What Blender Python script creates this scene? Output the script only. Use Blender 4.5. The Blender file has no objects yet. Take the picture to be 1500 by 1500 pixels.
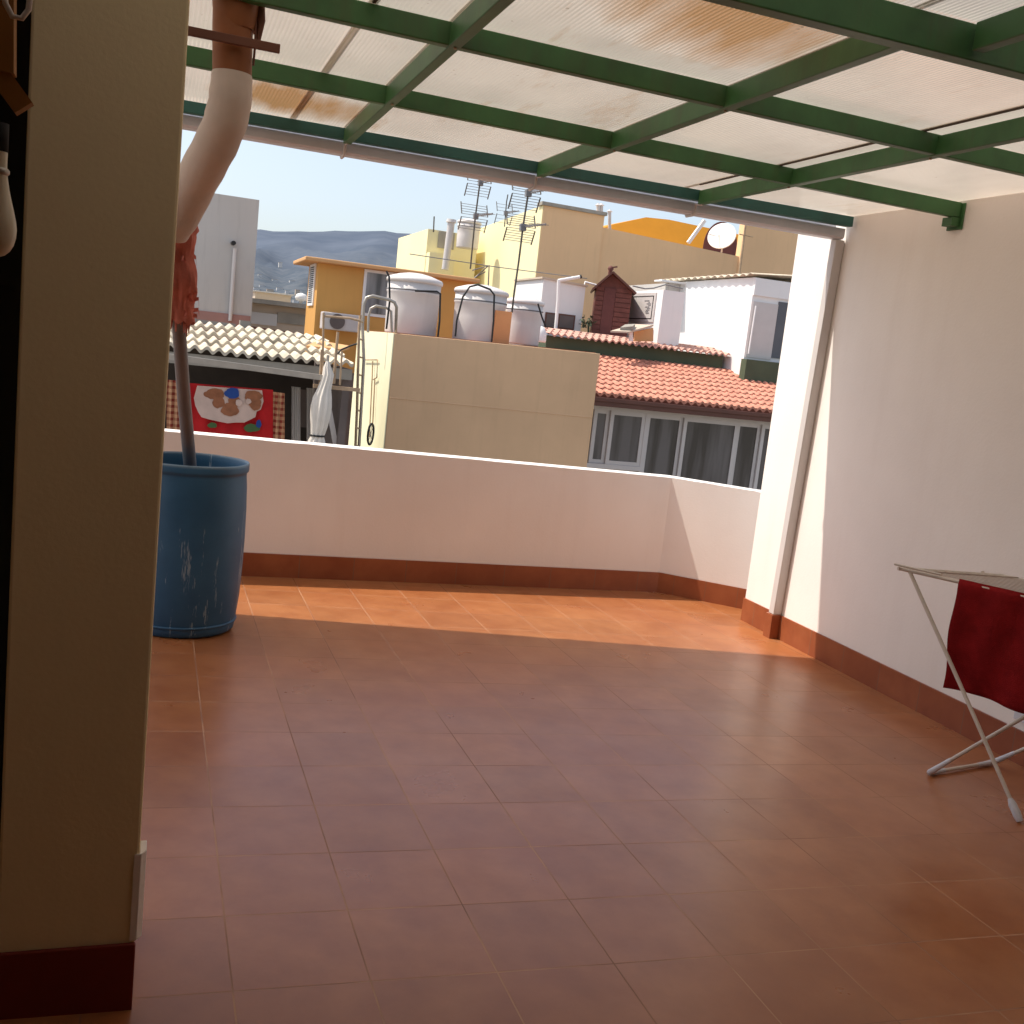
import bpy, bmesh, math, random
from mathutils import Vector, Matrix, noise
random.seed(7)
SC = bpy.context.scene
COL = SC.collection
R = math.radians

# ------------------------------------------------------------------ camera numbers (solved from the tile grid)
CAM = Vector((-0.255, -2.309, 1.547))
CR = Vector((0.9423, -0.3170, 0.1078)).normalized()
CF = Vector((0.3303, 0.9321, -0.1483)).normalized()
CU = CR.cross(CF).normalized()
CR = CF.cross(CU).normalized()
FPX = 1533.1
SLOPE = 0.02548                       # the terrace drains towards +x


def fz(x):
    return -SLOPE * x


def ray(u, v):
    return CR * ((u - 750) / FPX) - CU * ((v - 750) / FPX) + CF


def py(u, v, y):                       # point seen at (u, v) of the photo, on the plane Y = y
    d = ray(u, v)
    return CAM + d * ((y - CAM.y) / d.y)


def pz(u, v, z):
    d = ray(u, v)
    return CAM + d * ((z - CAM.z) / d.z)


def px_(u, v, x):
    d = ray(u, v)
    return CAM + d * ((x - CAM.x) / d.x)


def ppl(u, v, n, p):
    d = ray(u, v)
    return CAM + d * ((p - CAM).dot(n) / d.dot(n))


def lin(r, g, b):
    f = lambda c: (c / 255 / 12.92) if c / 255 <= .04045 else ((c / 255 + .055) / 1.055) ** 2.4
    return (f(r), f(g), f(b), 1)


# ------------------------------------------------------------------ materials
def new_mat(name):
    m = bpy.data.materials.new(name)
    m.use_nodes = True
    nt = m.node_tree
    b = nt.nodes['Principled BSDF']
    return m, nt, b


def N(nt, t, **k):
    n = nt.nodes.new(t)
    for a, v in k.items():
        setattr(n, a, v)
    return n


def coords(nt):
    return N(nt, 'ShaderNodeNewGeometry').outputs['Position']


def mixc(nt, fac, a, b):
    n = N(nt, 'ShaderNodeMix', data_type='RGBA')
    for sock, val in ((n.inputs[0], fac), (n.inputs[6], a), (n.inputs[7], b)):
        if hasattr(val, 'is_output'):
            nt.links.new(val, sock)
        else:
            sock.default_value = val
    return n.outputs[2]


def math_(nt, op, a, b=None, c=None):
    n = N(nt, 'ShaderNodeMath', operation=op)
    for i, val in enumerate((a, b, c)):
        if val is None:
            continue
        if hasattr(val, 'is_output'):
            nt.links.new(val, n.inputs[i])
        else:
            n.inputs[i].default_value = val
    return n.outputs[0]


def noise_(nt, vec, scale, detail=4, rough=.55, stretch=None):
    if stretch:
        mp = N(nt, 'ShaderNodeMapping')
        mp.inputs['Scale'].default_value = stretch
        nt.links.new(vec, mp.inputs['Vector'])
        vec = mp.outputs[0]
    n = N(nt, 'ShaderNodeTexNoise')
    n.inputs['Scale'].default_value = scale
    n.inputs['Detail'].default_value = detail
    n.inputs['Roughness'].default_value = rough
    nt.links.new(vec, n.inputs['Vector'])
    return n.outputs['Fac']


def ramp(nt, fac, p0, p1):
    n = N(nt, 'ShaderNodeMapRange')
    n.inputs['From Min'].default_value = p0
    n.inputs['From Max'].default_value = p1
    nt.links.new(fac, n.inputs['Value'])
    return n.outputs[0]


def bump(nt, b, h, strength=.3, dist=.01):
    n = N(nt, 'ShaderNodeBump')
    n.inputs['Strength'].default_value = strength
    n.inputs['Distance'].default_value = dist
    nt.links.new(h, n.inputs['Height'])
    nt.links.new(n.outputs[0], b.inputs['Normal'])


def paint(name, col, rough=.75, var=.12, scale=2.0, grain=60, bstr=.15, streak=0, dirt=None, metal=0, spec=.4):
    """Painted or plastered surface: patchy tone, vertical run-off streaks, fine grain."""
    m, nt, b = new_mat(name)
    P = coords(nt)
    n1 = noise_(nt, P, scale, 5)
    dark = tuple(c * (1 - var) for c in col[:3]) + (1,)
    light = tuple(min(.9, c * (1 + var * .5)) for c in col[:3]) + (1,)
    c = mixc(nt, ramp(nt, n1, .3, .7), dark, light)
    if streak:
        s = noise_(nt, P, 3.0, 5, .6, (3, 3, .25))
        d = dirt or tuple(k * .55 for k in col[:3]) + (1,)
        c = mixc(nt, math_(nt, 'MULTIPLY', ramp(nt, s, .52, .75), streak), c, d)
    nt.links.new(c, b.inputs['Base Color'])
    b.inputs['Roughness'].default_value = rough
    b.inputs['Metallic'].default_value = metal
    b.inputs['Specular IOR Level'].default_value = spec
    if bstr:
        bump(nt, b, noise_(nt, P, grain, 3), bstr, .004)
    return m


def tile_mat():
    m, nt, b = new_mat('terracotta_floor_tile')
    P = coords(nt)
    sep = N(nt, 'ShaderNodeSeparateXYZ')
    nt.links.new(P, sep.inputs[0])
    T = .33
    X = math_(nt, 'DIVIDE', sep.outputs[0], T)
    Y = math_(nt, 'DIVIDE', sep.outputs[1], T)

    def edge(a):
        f = math_(nt, 'FRACT', a)
        return math_(nt, 'MINIMUM', f, math_(nt, 'SUBTRACT', 1.0, f))
    ex, ey = edge(X), edge(Y)
    e = math_(nt, 'MINIMUM', ex, ey)
    grout = ramp(nt, e, .0075, .0050)
    cb = N(nt, 'ShaderNodeCombineXYZ')
    nt.links.new(math_(nt, 'FLOOR', X), cb.inputs[0])
    nt.links.new(math_(nt, 'FLOOR', Y), cb.inputs[1])
    wn = N(nt, 'ShaderNodeTexWhiteNoise')
    nt.links.new(cb.outputs[0], wn.inputs['Vector'])
    n1 = noise_(nt, P, 5.5, 6, .6)
    n2 = noise_(nt, P, 1.1, 3)
    c = mixc(nt, ramp(nt, n1, .28, .72), (.320, .108, .034, 1), (.445, .178, .066, 1))
    c = mixc(nt, math_(nt, 'MULTIPLY', ramp(nt, n2, .35, .7), .35), c, (.30, .075, .030, 1))
    vmul = N(nt, 'ShaderNodeMix', data_type='RGBA', blend_type='MULTIPLY')
    vmul.inputs[0].default_value = .28
    nt.links.new(c, vmul.inputs[6])
    g = N(nt, 'ShaderNodeCombineColor')
    for i in range(3):
        nt.links.new(wn.outputs['Value'], g.inputs[i])
    nt.links.new(mixc(nt, .5, g.outputs[0], (.8, .8, .8, 1)), vmul.inputs[7])
    gn = noise_(nt, P, 2.3, 3)
    gcol = mixc(nt, ramp(nt, gn, .40, .60), (.24, .105, .055, 1), (.44, .235, .13, 1))
    c = mixc(nt, grout, vmul.outputs[2], gcol)
    nt.links.new(c, b.inputs['Base Color'])
    r = math_(nt, 'ADD', .22, math_(nt, 'MULTIPLY', noise_(nt, P, 3, 4), .16))
    r = math_(nt, 'ADD', r, math_(nt, 'MULTIPLY', grout, .4))
    nt.links.new(r, b.inputs['Roughness'])
    b.inputs['Specular IOR Level'].default_value = .60
    h = math_(nt, 'ADD', math_(nt, 'MULTIPLY', noise_(nt, P, 14, 4), .35), math_(nt, 'MULTIPLY', grout, -.45))
    bump(nt, b, h, .22, .004)
    return m


def skirt_mat():
    m, nt, b = new_mat('terracotta_skirting')
    P = coords(nt)
    sep = N(nt, 'ShaderNodeSeparateXYZ')
    nt.links.new(P, sep.inputs[0])
    s = math_(nt, 'DIVIDE', math_(nt, 'SUBTRACT', sep.outputs[0], math_(nt, 'MULTIPLY', sep.outputs[1], 1.0)), .33)
    f = math_(nt, 'FRACT', s)
    e = math_(nt, 'MINIMUM', f, math_(nt, 'SUBTRACT', 1.0, f))
    j = ramp(nt, e, .0085, .006)
    wn = N(nt, 'ShaderNodeTexWhiteNoise', noise_dimensions='1D')
    nt.links.new(math_(nt, 'FLOOR', s), wn.inputs['W'])
    c = mixc(nt, ramp(nt, noise_(nt, P, 6, 5), .3, .7), (.24, .062, .024, 1), (.34, .105, .042, 1))
    c = mixc(nt, math_(nt, 'MULTIPLY', wn.outputs['Value'], .45), c, (.21, .05, .02, 1))
    c = mixc(nt, j, c, (.20, .10, .06, 1))
    nt.links.new(c, b.inputs['Base Color'])
    b.inputs['Roughness'].default_value = .34
    bump(nt, b, noise_(nt, P, 15, 3), .12, .003)
    return m


def sheet_mat(name, stain, tint=(.70, .62, .525, 1), blots=()):
    """Twin-wall polycarbonate: lets diffuse light through, ribs along Y, water stains."""
    m = bpy.data.materials.new(name)
    m.use_nodes = True
    nt = m.node_tree
    nt.nodes.clear()
    out = N(nt, 'ShaderNodeOutputMaterial')
    P = coords(nt)
    sep = N(nt, 'ShaderNodeSeparateXYZ')
    nt.links.new(P, sep.inputs[0])
    rib = math_(nt, 'SINE', math_(nt, 'MULTIPLY', sep.outputs[0], 2 * math.pi / .0165))
    n1 = noise_(nt, P, 2.2, 5, .6, (2.6, .55, 1))
    n2 = noise_(nt, P, 9, 6, .65, (3.0, .5, 1))
    n3 = noise_(nt, P, 45, 2, .5)
    s = math_(nt, 'MULTIPLY', ramp(nt, math_(nt, 'ADD', math_(nt, 'MULTIPLY', n1, .7), math_(nt, 'MULTIPLY', n2, .3)), .60 - .13 * stain, .78 - .13 * stain), min(1, .25 + stain))
    for (bx, by, rx_, ry_) in blots:           # big dried puddle stains
        dx = math_(nt, 'POWER', math_(nt, 'DIVIDE', math_(nt, 'SUBTRACT', sep.outputs[0], bx), rx_), 2.0)
        dy = math_(nt, 'POWER', math_(nt, 'DIVIDE', math_(nt, 'SUBTRACT', sep.outputs[1], by), ry_), 2.0)
        e = math_(nt, 'ADD', math_(nt, 'ADD', dx, dy), math_(nt, 'MULTIPLY', math_(nt, 'SUBTRACT', n1, .5), 2.6))
        s = math_(nt, 'MAXIMUM', s, math_(nt, 'MULTIPLY', ramp(nt, e, 1.25, .1), .95))
    grime = ramp(nt, noise_(nt, P, 1.3, 4, .6, (1.6, .7, 1)), .42, .70)
    tint = mixc(nt, math_(nt, 'MULTIPLY', grime, .55), tint, (.50, .44, .37, 1))
    c = mixc(nt, s, tint, (.40, .21, .075, 1))
    c = mixc(nt, math_(nt, 'MULTIPLY', math_(nt, 'MULTIPLY', ramp(nt, n3, .60, .70), ramp(nt, n2, .60 - .06 * stain, .72 - .06 * stain)), .6), c, (.14, .09, .05, 1))
    c = mixc(nt, math_(nt, 'MULTIPLY', math_(nt, 'ADD', rib, 1.0), .022), c, (.35, .28, .22, 1))
    tr = N(nt, 'ShaderNodeBsdfTranslucent')
    df = N(nt, 'ShaderNodeBsdfDiffuse')
    gl = N(nt, 'ShaderNodeBsdfGlossy')
    gl.inputs['Roughness'].default_value = .15
    gl.inputs['Color'].default_value = (.9, .86, .8, 1)
    bm_ = N(nt, 'ShaderNodeBump')
    bm_.inputs['Strength'].default_value = .55
    bm_.inputs['Distance'].default_value = .003
    nt.links.new(rib, bm_.inputs['Height'])
    nt.links.new(bm_.outputs[0], gl.inputs['Normal'])
    for sh in (tr, df):
        nt.links.new(c, sh.inputs['Color'])
    a = N(nt, 'ShaderNodeMixShader')
    a.inputs[0].default_value = .42
    nt.links.new(tr.outputs[0], a.inputs[1])
    nt.links.new(df.outputs[0], a.inputs[2])
    lw = N(nt, 'ShaderNodeLayerWeight')
    lw.inputs['Blend'].default_value = .25
    f = N(nt, 'ShaderNodeMixShader')
    nt.links.new(math_(nt, 'MULTIPLY', lw.outputs['Fresnel'], .40), f.inputs[0])
    nt.links.new(a.outputs[0], f.inputs[1])
    nt.links.new(gl.outputs[0], f.inputs[2])
    nt.links.new(f.outputs[0], out.inputs['Surface'])
    return m


def glass_mat(name, col=(.03, .032, .036, 1), rough=.08):
    m, nt, b = new_mat(name)
    P = coords(nt)
    c = mixc(nt, ramp(nt, noise_(nt, P, 1.6, 3, .5, (2.2, 1, .22)), .38, .62), tuple(k * .45 for k in col[:3]) + (1,), tuple(k * 2.0 for k in col[:3]) + (1,))
    nt.links.new(c, b.inputs['Base Color'])
    b.inputs['Roughness'].default_value = rough
    b.inputs['Specular IOR Level'].default_value = .6
    return m


def plaid_mat():
    m, nt, b = new_mat('plaid_cloth')
    P = coords(nt)
    sep = N(nt, 'ShaderNodeSeparateXYZ')
    nt.links.new(P, sep.inputs[0])

    def band(o, per, w):
        f = math_(nt, 'FRACT', math_(nt, 'DIVIDE', o, per))
        return math_(nt, 'LESS_THAN', f, w)
    a = band(sep.outputs[0], .085, .45)
    d = band(sep.outputs[2], .085, .45)
    s = math_(nt, 'MULTIPLY', math_(nt, 'ADD', a, d), .5)
    c = mixc(nt, s, (.55, .30, .16, 1), (.22, .025, .012, 1))
    nt.links.new(c, b.inputs['Base Color'])
    b.inputs['Roughness'].default_value = .95
    return m


def drum_mat():
    m, nt, b = new_mat('blue_drum_plastic')
    P = coords(nt)
    c = mixc(nt, ramp(nt, noise_(nt, P, 3, 5), .3, .7), (.018, .085, .175, 1), (.040, .135, .25, 1))
    s = noise_(nt, P, 5.0, 5, .78, (5.0, 5.0, .40))
    s2 = noise_(nt, P, 2.2, 2)
    k = math_(nt, 'MULTIPLY', ramp(nt, s, .60, .63), ramp(nt, s2, .45, .52))
    c = mixc(nt, math_(nt, 'MULTIPLY', k, .55), c, (.42, .50, .55, 1))
    sp_z = N(nt, 'ShaderNodeSeparateXYZ')
    nt.links.new(P, sp_z.inputs[0])
    c = mixc(nt, math_(nt, 'MULTIPLY', ramp(nt, sp_z.outputs[2], .845, .858), .45), c, (.30, .38, .42, 1))   # dust on the rim
    nt.links.new(c, b.inputs['Base Color'])
    b.inputs['Roughness'].default_value = .5
    b.inputs['Specular IOR Level'].default_value = .5
    bump(nt, b, noise_(nt, P, 25, 4), .1, .004)
    return m


def hill_mat():
    m, nt, b = new_mat('hazy_hillside')
    P = coords(nt)
    sep = N(nt, 'ShaderNodeSeparateXYZ')
    nt.links.new(P, sep.inputs[0])
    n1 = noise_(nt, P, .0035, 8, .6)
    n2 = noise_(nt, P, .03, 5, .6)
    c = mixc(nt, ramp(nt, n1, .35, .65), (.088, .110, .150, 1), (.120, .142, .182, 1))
    far = ramp(nt, sep.outputs[1], 500, 3600)  # distance haze mixed into the base colour, paler blue farther off
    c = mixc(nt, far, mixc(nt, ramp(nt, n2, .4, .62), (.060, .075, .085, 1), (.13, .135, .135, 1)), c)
    nt.links.new(c, b.inputs['Base Color'])
    b.inputs['Roughness'].default_value = 1
    b.inputs['Specular IOR Level'].default_value = 0
    return m


M = {}
M['floor'] = tile_mat()
M['skirt'] = skirt_mat()
M['white'] = paint('white_wall_paint', (.88, .825, .775, 1), .7, .06, 1.2, 70, .18, .08, (.55, .45, .38, 1))
M['pillar'] = paint('cream_wall_paint', (.88, .73, .44, 1), .7, .06, 1.5, 90, .12, .10, (.45, .36, .25, 1))
M['pillar_skirt'] = paint('dark_red_skirting', (.20, .022, .014, 1), .45, .2, 4, 40, .1)
M['green'] = paint('green_gloss_paint', (.050, .150, .048, 1), .45, .28, 5, 40, .12, .45, (.075, .075, .035, 1), spec=.4)
M['teal'] = paint('teal_green_paint', (.028, .115, .100, 1), .45, .25, 5, 40, .08, .25, (.03, .05, .04, 1), spec=.4)
M['gutter'] = paint('grey_white_gutter_plastic', (.64, .65, .70, 1), .5, .10, 4, 60, .05, .15)
M['sheet'] = sheet_mat('polycarbonate_sheet', .12, blots=((.33, 3.25, .42, .35), (.55, .5, .3, .35)))
M['sheet_stained'] = sheet_mat('stained_polycarbonate_sheet', .35, blots=((1.40, .78, .42, .42), (1.2, .45, .5, .25)))
M['sheet_grey'] = sheet_mat('grey_polycarbonate_sheet', .30, (.62, .56, .50, 1))
M['joint'] = paint('dark_joint_strip', (.10, .07, .05, 1), .7, .2)
M['drum'] = drum_mat()
M['white_pipe'] = paint('white_pipe_wrap', (.68, .59, .53, 1), .75, .12, 5, 22, .6, .2)
M['brown_pipe'] = paint('brown_clay_pipe', (.30, .105, .035, 1), .5, .25, 5, 30, .15)
M['brown_wood'] = paint('brown_painted_batten', (.16, .06, .035, 1), .6, .2)
M['grey_pipe'] = paint('grey_plastic_pipe', (.19, .19, .20, 1), .5, .1, 6, 40, .05)
M['red_rag'] = paint('faded_red_cloth', (.55, .17, .125, 1), .95, .3, 9, 120, .4)
M['rack'] = paint('cream_coated_wire', (.62, .55, .48, 1), .4, .08)
M['towel'] = paint('dark_red_towel', (.25, .012, .014, 1), 1.0, .25, 14, 320, .9, spec=.1)
M['dark'] = paint('unlit_room_black', (.012, .011, .009, 1), .8, .2)
M['ceiling'] = paint('room_plaster', (.50, .42, .30, 1), .8, .1)
M['ochre'] = paint('ochre_painted_timber', (.34, .14, .02, 1), .6, .15)
M['lamp'] = paint('opal_lamp_glass', (.70, .62, .45, 1), .3, .04, 3, 30, 0)
M['yellow_sunlit'] = paint('sunlit_yellow_render', (.86, .82, .56, 1), .85, .06, 1.0, 40, .15, .12)  # tower render with the sunlight put into the colour
M['yellow_shaded'] = paint('shaded_yellow_render', (.70, .455, .265, 1), .85, .10, .8, 30, .2, .16)  # same tower render with the shade put into the colour
M['orange'] = paint('orange_render', (.66, .35, .10, 1), .85, .07, 1.0, 30, .12, .10)
M['orange_slab'] = paint('orange_roof_slab', (.68, .38, .17, 1), .85, .08)
M['big_tan'] = paint('shaded_ochre_render', (.80, .53, .30, 1), .9, .10, .4, 20, .1, .14)  # front faces, their shade put into the colour
M['big_light'] = paint('sunlit_lemon_render', (.86, .77, .46, 1), .9, .05, .5, 20, .1, .10)  # sunlit tone of the same building, light put into the colour
M['dome'] = paint('bright_orange_render', (.64, .27, .018, 1), .85, .05)
M['grey_wall'] = paint('pale_grey_render', (.56, .53, .50, 1), .9, .08, .5, 20, .12, .25)
M['red_base'] = paint('dull_red_render', (.40, .22, .19, 1), .9, .15)
M['concrete'] = paint('weathered_concrete', (.36, .33, .28, 1), .9, .2, 2, 30, .3, .3)
M['cream_sheet'] = paint('cream_fibre_cement', (.64, .56, .43, 1), .9, .42, 3.0, 40, .3, .55, (.26, .20, .13, 1))
M['clay_tile'] = paint('pink_clay_tile', (.58, .25, .17, 1), .85, .38, 7, 40, .25, .3)
M['clay_tile_dull'] = paint('faded_clay_tile', (.58, .34, .27, 1), .9, .25, 5, 40, .25, .2)
M['tile_shade'] = paint('painted_tile_shade', (.16, .05, .03, 1), .9, .2)  # dark tone for the shade under each tile step
M['brown_fascia'] = paint('brown_gutter_paint', (.13, .05, .035, 1), .5, .15)
M['green_fascia'] = paint('dark_green_render', (.085, .11, .065, 1), .8, .15)
M['frame'] = paint('white_aluminium', (.60, .56, .54, 1), .45, .06, 3, 30, .04)
M['glass'] = glass_mat('dark_window_glass', (.055, .052, .054, 1), .12)
M['glass_grey'] = glass_mat('grey_window_glass', (.16, .16, .165, 1), .2)
M['interior'] = paint('dark_porch_interior', (.050, .040, .034, 1), .9, .3)
M['interior_grey'] = paint('grey_porch_wall', (.16, .13, .12, 1), .9, .2)
M['tank'] = paint('white_tank_plastic', (.70, .65, .62, 1), .5, .05, 3, 30, .05, .10)
M['black_hose'] = paint('black_rubber', (.02, .02, .02, 1), .6, .1)
M['metal'] = paint('galvanised_steel', (.42, .38, .33, 1), .4, .15, 6, 40, .05, metal=.6)
M['rusty'] = paint('rusty_tan_steel', (.46, .32, .20, 1), .6, .25, 8, 40, .1)
M['mast'] = paint('dark_mast_steel', (.10, .085, .07, 1), .5, .3, 8)
M['rod'] = paint('aluminium_rod', (.22, .21, .21, 1), .45, .1, metal=.3)
M['salmon'] = paint('salmon_render', (.75, .33, .14, 1), .85, .08)
M['deck'] = paint('terracotta_roof_deck', (.26, .10, .055, 1), .9, .3)
M['door_grey'] = paint('blue_grey_door', (.12, .13, .145, 1), .7, .1)  # one even blue grey for the door opening
M['bright_white'] = paint('bright_white_render', (.84, .83, .82, 1), .8, .03, 1, 40, .08, .08)
M['shed_brown'] = paint('brown_boards', (.17, .058, .045, 1), .7, .25, 5, 30, .1)
M['shed_door'] = paint('brown_door_panel', (.14, .045, .038, 1), .65, .15, 5, 30, .1)
M['cloth_white'] = paint('white_canvas', (.74, .68, .60, 1), .95, .06, 6, 60, .15)
M['blanket_red'] = paint('red_fleece', (.46, .012, .014, 1), .95, .12, 8, 120, .2)
M['blanket_cream'] = paint('cream_fleece', (.58, .42, .35, 1), .95, .12, 8, 120, .2)
M['blanket_brown'] = paint('brown_fleece', (.30, .115, .055, 1), .95, .25, 12, 120, .2)
M['blanket_blue'] = paint('blue_fleece', (.02, .06, .24, 1), .95, .15)
M['blanket_green'] = paint('green_fleece', (.07, .13, .045, 1), .95, .2)
M['plaid'] = plaid_mat()
M['hill'] = hill_mat()
M['ground'] = paint('dusty_ground', (.34, .30, .25, 1), .95, .3, .02, 1, .1)
M['asphalt'] = paint('street_asphalt', (.06, .058, .055, 1), .95, .3, .5, 20, .2)
M['house_white'] = paint('distant_white_render', (.62, .60, .58, 1), .9, .05, .05, 1, 0)
M['house_beige'] = paint('distant_beige_render', (.56, .46, .36, 1), .9, .08, .3, 5, 0)


# ------------------------------------------------------------------ mesh builder
class MB:
    def __init__(s):
        s.v, s.f, s.sm = [], [], []

    def add(s, vs, fs, smooth=False):
        o = len(s.v)
        s.v += [Vector(v) for v in vs]
        s.f += [[i + o for i in f] for f in fs]
        s.sm += [smooth] * len(fs)
        return s

    def hexa(s, b, t):                       # four bottom corners, four top corners (counter-clockwise from above)
        return s.add(list(b) + list(t), [[3, 2, 1, 0], [4, 5, 6, 7], [0, 1, 5, 4], [1, 2, 6, 5], [2, 3, 7, 6], [3, 0, 4, 7]])

    def box(s, x0, x1, y0, y1, z0, z1):
        return s.hexa([(x0, y0, z0), (x1, y0, z0), (x1, y1, z0), (x0, y1, z0)], [(x0, y0, z1), (x1, y0, z1), (x1, y1, z1), (x0, y1, z1)])

    def bar(s, a, b, w, h, up=(0, 0, 1)):      # rectangular bar from a to b, w wide, h high
        a, b, up = Vector(a), Vector(b), Vector(up)
        d = (b - a).normalized()
        sd = d.cross(up).normalized()
        u = sd.cross(d)
        sd, u = sd * w / 2, u * h / 2
        c = lambda p: [p - sd - u, p + sd - u, p + sd + u, p - sd + u]
        return s.add(c(a) + c(b), [[0, 1, 2, 3], [7, 6, 5, 4], [0, 4, 5, 1], [1, 5, 6, 2], [2, 6, 7, 3], [3, 7, 4, 0]])

    def tube(s, pts, r, n=10, caps=True):
        pts = [Vector(p) for p in pts]
        rs = r if isinstance(r, (list, tuple)) else [r] * len(pts)
        rings = []
        ref = None
        for i, p in enumerate(pts):
            d = (pts[min(i + 1, len(pts) - 1)] - pts[max(i - 1, 0)]).normalized()
            if ref is None:
                ref = Vector((0, 0, 1)) if abs(d.z) < .9 else Vector((0, 1, 0))
            sx = d.cross(ref)
            if sx.length < 1e-4:
                sx = d.cross(Vector((1, 0, 0)))
            sx.normalize()
            sy = d.cross(sx)
            ref = -sy if sy.dot(ref) < 0 else sy
            rings.append([p + (sx * math.cos(2 * math.pi * k / n) + sy * math.sin(2 * math.pi * k / n)) * rs[i] for k in range(n)])
        vs = [v for rg in rings for v in rg]
        fs = []
        for i in range(len(rings) - 1):
            for k in range(n):
                fs.append([i * n + k, i * n + (k + 1) % n, (i + 1) * n + (k + 1) % n, (i + 1) * n + k])
        s.add(vs, fs, True)
        if caps:
            s.add(rings[0], [list(range(n))])
            s.add(rings[-1], [list(range(n))[::-1]])
        return s

    def lathe(s, prof, c, n=32, fn=None):      # profile [(r, z)], centre c
        c = Vector(c)
        vs = []
        for i, (r, z) in enumerate(prof):
            for k in range(n):
                a = 2 * math.pi * k / n
                rr = r * (fn(a, z) if fn else 1)
                vs.append(c + Vector((rr * math.cos(a), rr * math.sin(a), z)))
        fs = []
        for i in range(len(prof) - 1):
            for k in range(n):
                fs.append([i * n + k, i * n + (k + 1) % n, (i + 1) * n + (k + 1) % n, (i + 1) * n + k])
        return s.add(vs, fs, True)

    def poly(s, pts, th=None):                 # flat polygon, extruded by the vector th
        pts = [Vector(p) for p in pts]
        n = len(pts)
        if th is None:
            return s.add(pts, [list(range(n))])
        th = Vector(th)
        return s.add(pts + [p + th for p in pts], [list(range(n))[::-1], list(range(n, 2 * n))] + [[i, (i + 1) % n, n + (i + 1) % n, n + i] for i in range(n)])

    def grid(s, rows, smooth=True):
        n = len(rows[0])
        vs = [p for r in rows for p in r]
        fs = [[i * n + k, i * n + k + 1, (i + 1) * n + k + 1, (i + 1) * n + k] for i in range(len(rows) - 1) for k in range(n - 1)]
        return s.add(vs, fs, smooth)

    def build(s, name, mat, parent=None, bevel=0, kind=None):
        me = bpy.data.meshes.new(name)
        o = bpy.data.objects.new(name, me)
        org = Vector((0, 0, 0))
        if parent is not None:
            org = WORLD_LOC.get(parent.name, Vector((0, 0, 0)))
        me.from_pydata([tuple(v - org) for v in s.v], [], s.f)
        for p, sm in zip(me.polygons, s.sm):
            p.use_smooth = sm
        bm = bmesh.new()
        bm.from_mesh(me)
        bmesh.ops.recalc_face_normals(bm, faces=bm.faces)
        bm.to_mesh(me)
        bm.free()
        me.materials.append(mat)
        COL.objects.link(o)
        if parent is not None:
            o.parent = parent
        WORLD_LOC[o.name] = org
        if bevel:
            md = o.modifiers.new('edge', 'BEVEL')
            md.width = bevel
            md.segments = 2
            md.limit_method = 'ANGLE'
        if kind:
            o['kind'] = kind
        return o


WORLD_LOC = {}


def tag(o, label, cat, group=None):
    o['label'] = label
    o['category'] = cat
    if group:
        o['group'] = group
    return o


def thing(name, loc, label, cat, group=None):
    o = bpy.data.objects.new(name, None)
    COL.objects.link(o)
    o.location = loc
    o.empty_display_size = .1
    WORLD_LOC[o.name] = Vector(loc)
    return tag(o, label, cat, group)


def lab(o, text):
    o['label'] = text
    return o


def copy_thing(o, dloc, label, group=None):
    c = o.copy()
    COL.objects.link(c)
    c.location = Vector(o.location) + Vector(dloc)
    WORLD_LOC[c.name] = Vector(c.location)
    c['label'] = label
    if group:
        c['group'] = group
    for ch in list(o.children):
        d = ch.copy()
        COL.objects.link(d)
        d.parent = c
        for g in list(ch.children):
            e = g.copy()
            COL.objects.link(e)
            e.parent = d
    return c


# ================================================================== SETTING
# terrace floor, one sloping sheet
def f3(x, y, dz=0):
    return Vector((x, y, fz(x) + dz))


PY0, PYK = 4.283, .079                     # inner line of the back parapet: y = PY0 + PYK x
XW = 3.69                                  # face of the right wall
floor = MB()
rows = []
for j in range(2):
    y = (-5.2, 4.75)[j]
    rows.append([f3(x, y) for x in (-3.2, 0, 4.2)])
floor.grid(rows, False)
floor.build('floor', M['floor'], kind='structure')
slab = MB()
slab.hexa([(-3.2, -5.2, -.6), (4.2, -5.2, -.6), (4.2, 4.70, -.6), (-3.2, 4.70, -.6)], [f3(-3.2, -5.2, -.006), f3(4.2, -5.2, -.006), f3(4.2, 4.70, -.006), f3(-3.2, 4.70, -.006)])
slab.build('terrace_slab', M['concrete'], kind='structure')

g = MB()
g.add([(-9000, -3000, -8), (9000, -3000, -8), (9000, 9000, -8), (-9000, 9000, -8)], [[0, 1, 2, 3]])
g.build('ground', M['ground'], kind='structure')
st = MB()
st.add([(-60, 5.2, -7.996), (60, 5.2, -7.996), (60, 11.5, -7.996), (-60, 11.5, -7.996)], [[0, 1, 2, 3]])
st.build('street', M['asphalt'], kind='structure')

# hills: ridge profile read along the skyline, ground rising towards it
prof = [(-500, 350), (100, 345), (250, 341), (340, 336), (378, 335), (400, 338.5), (423, 338), (460, 340.5), (503, 339), (535, 337), (560, 335.5), (573, 338), (600, 342), (620, 344.5), (700, 362), (900, 420), (1500, 520), (2200, 600)]
ridge = [py(u, v, 4200) for u, v in prof]


def ridge_z(x):
    for a, b in zip(ridge, ridge[1:]):
        if a.x <= x <= b.x:
            return a.z + (b.z - a.z) * (x - a.x) / (b.x - a.x)
    return ridge[0].z if x < ridge[0].x else ridge[-1].z


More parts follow.
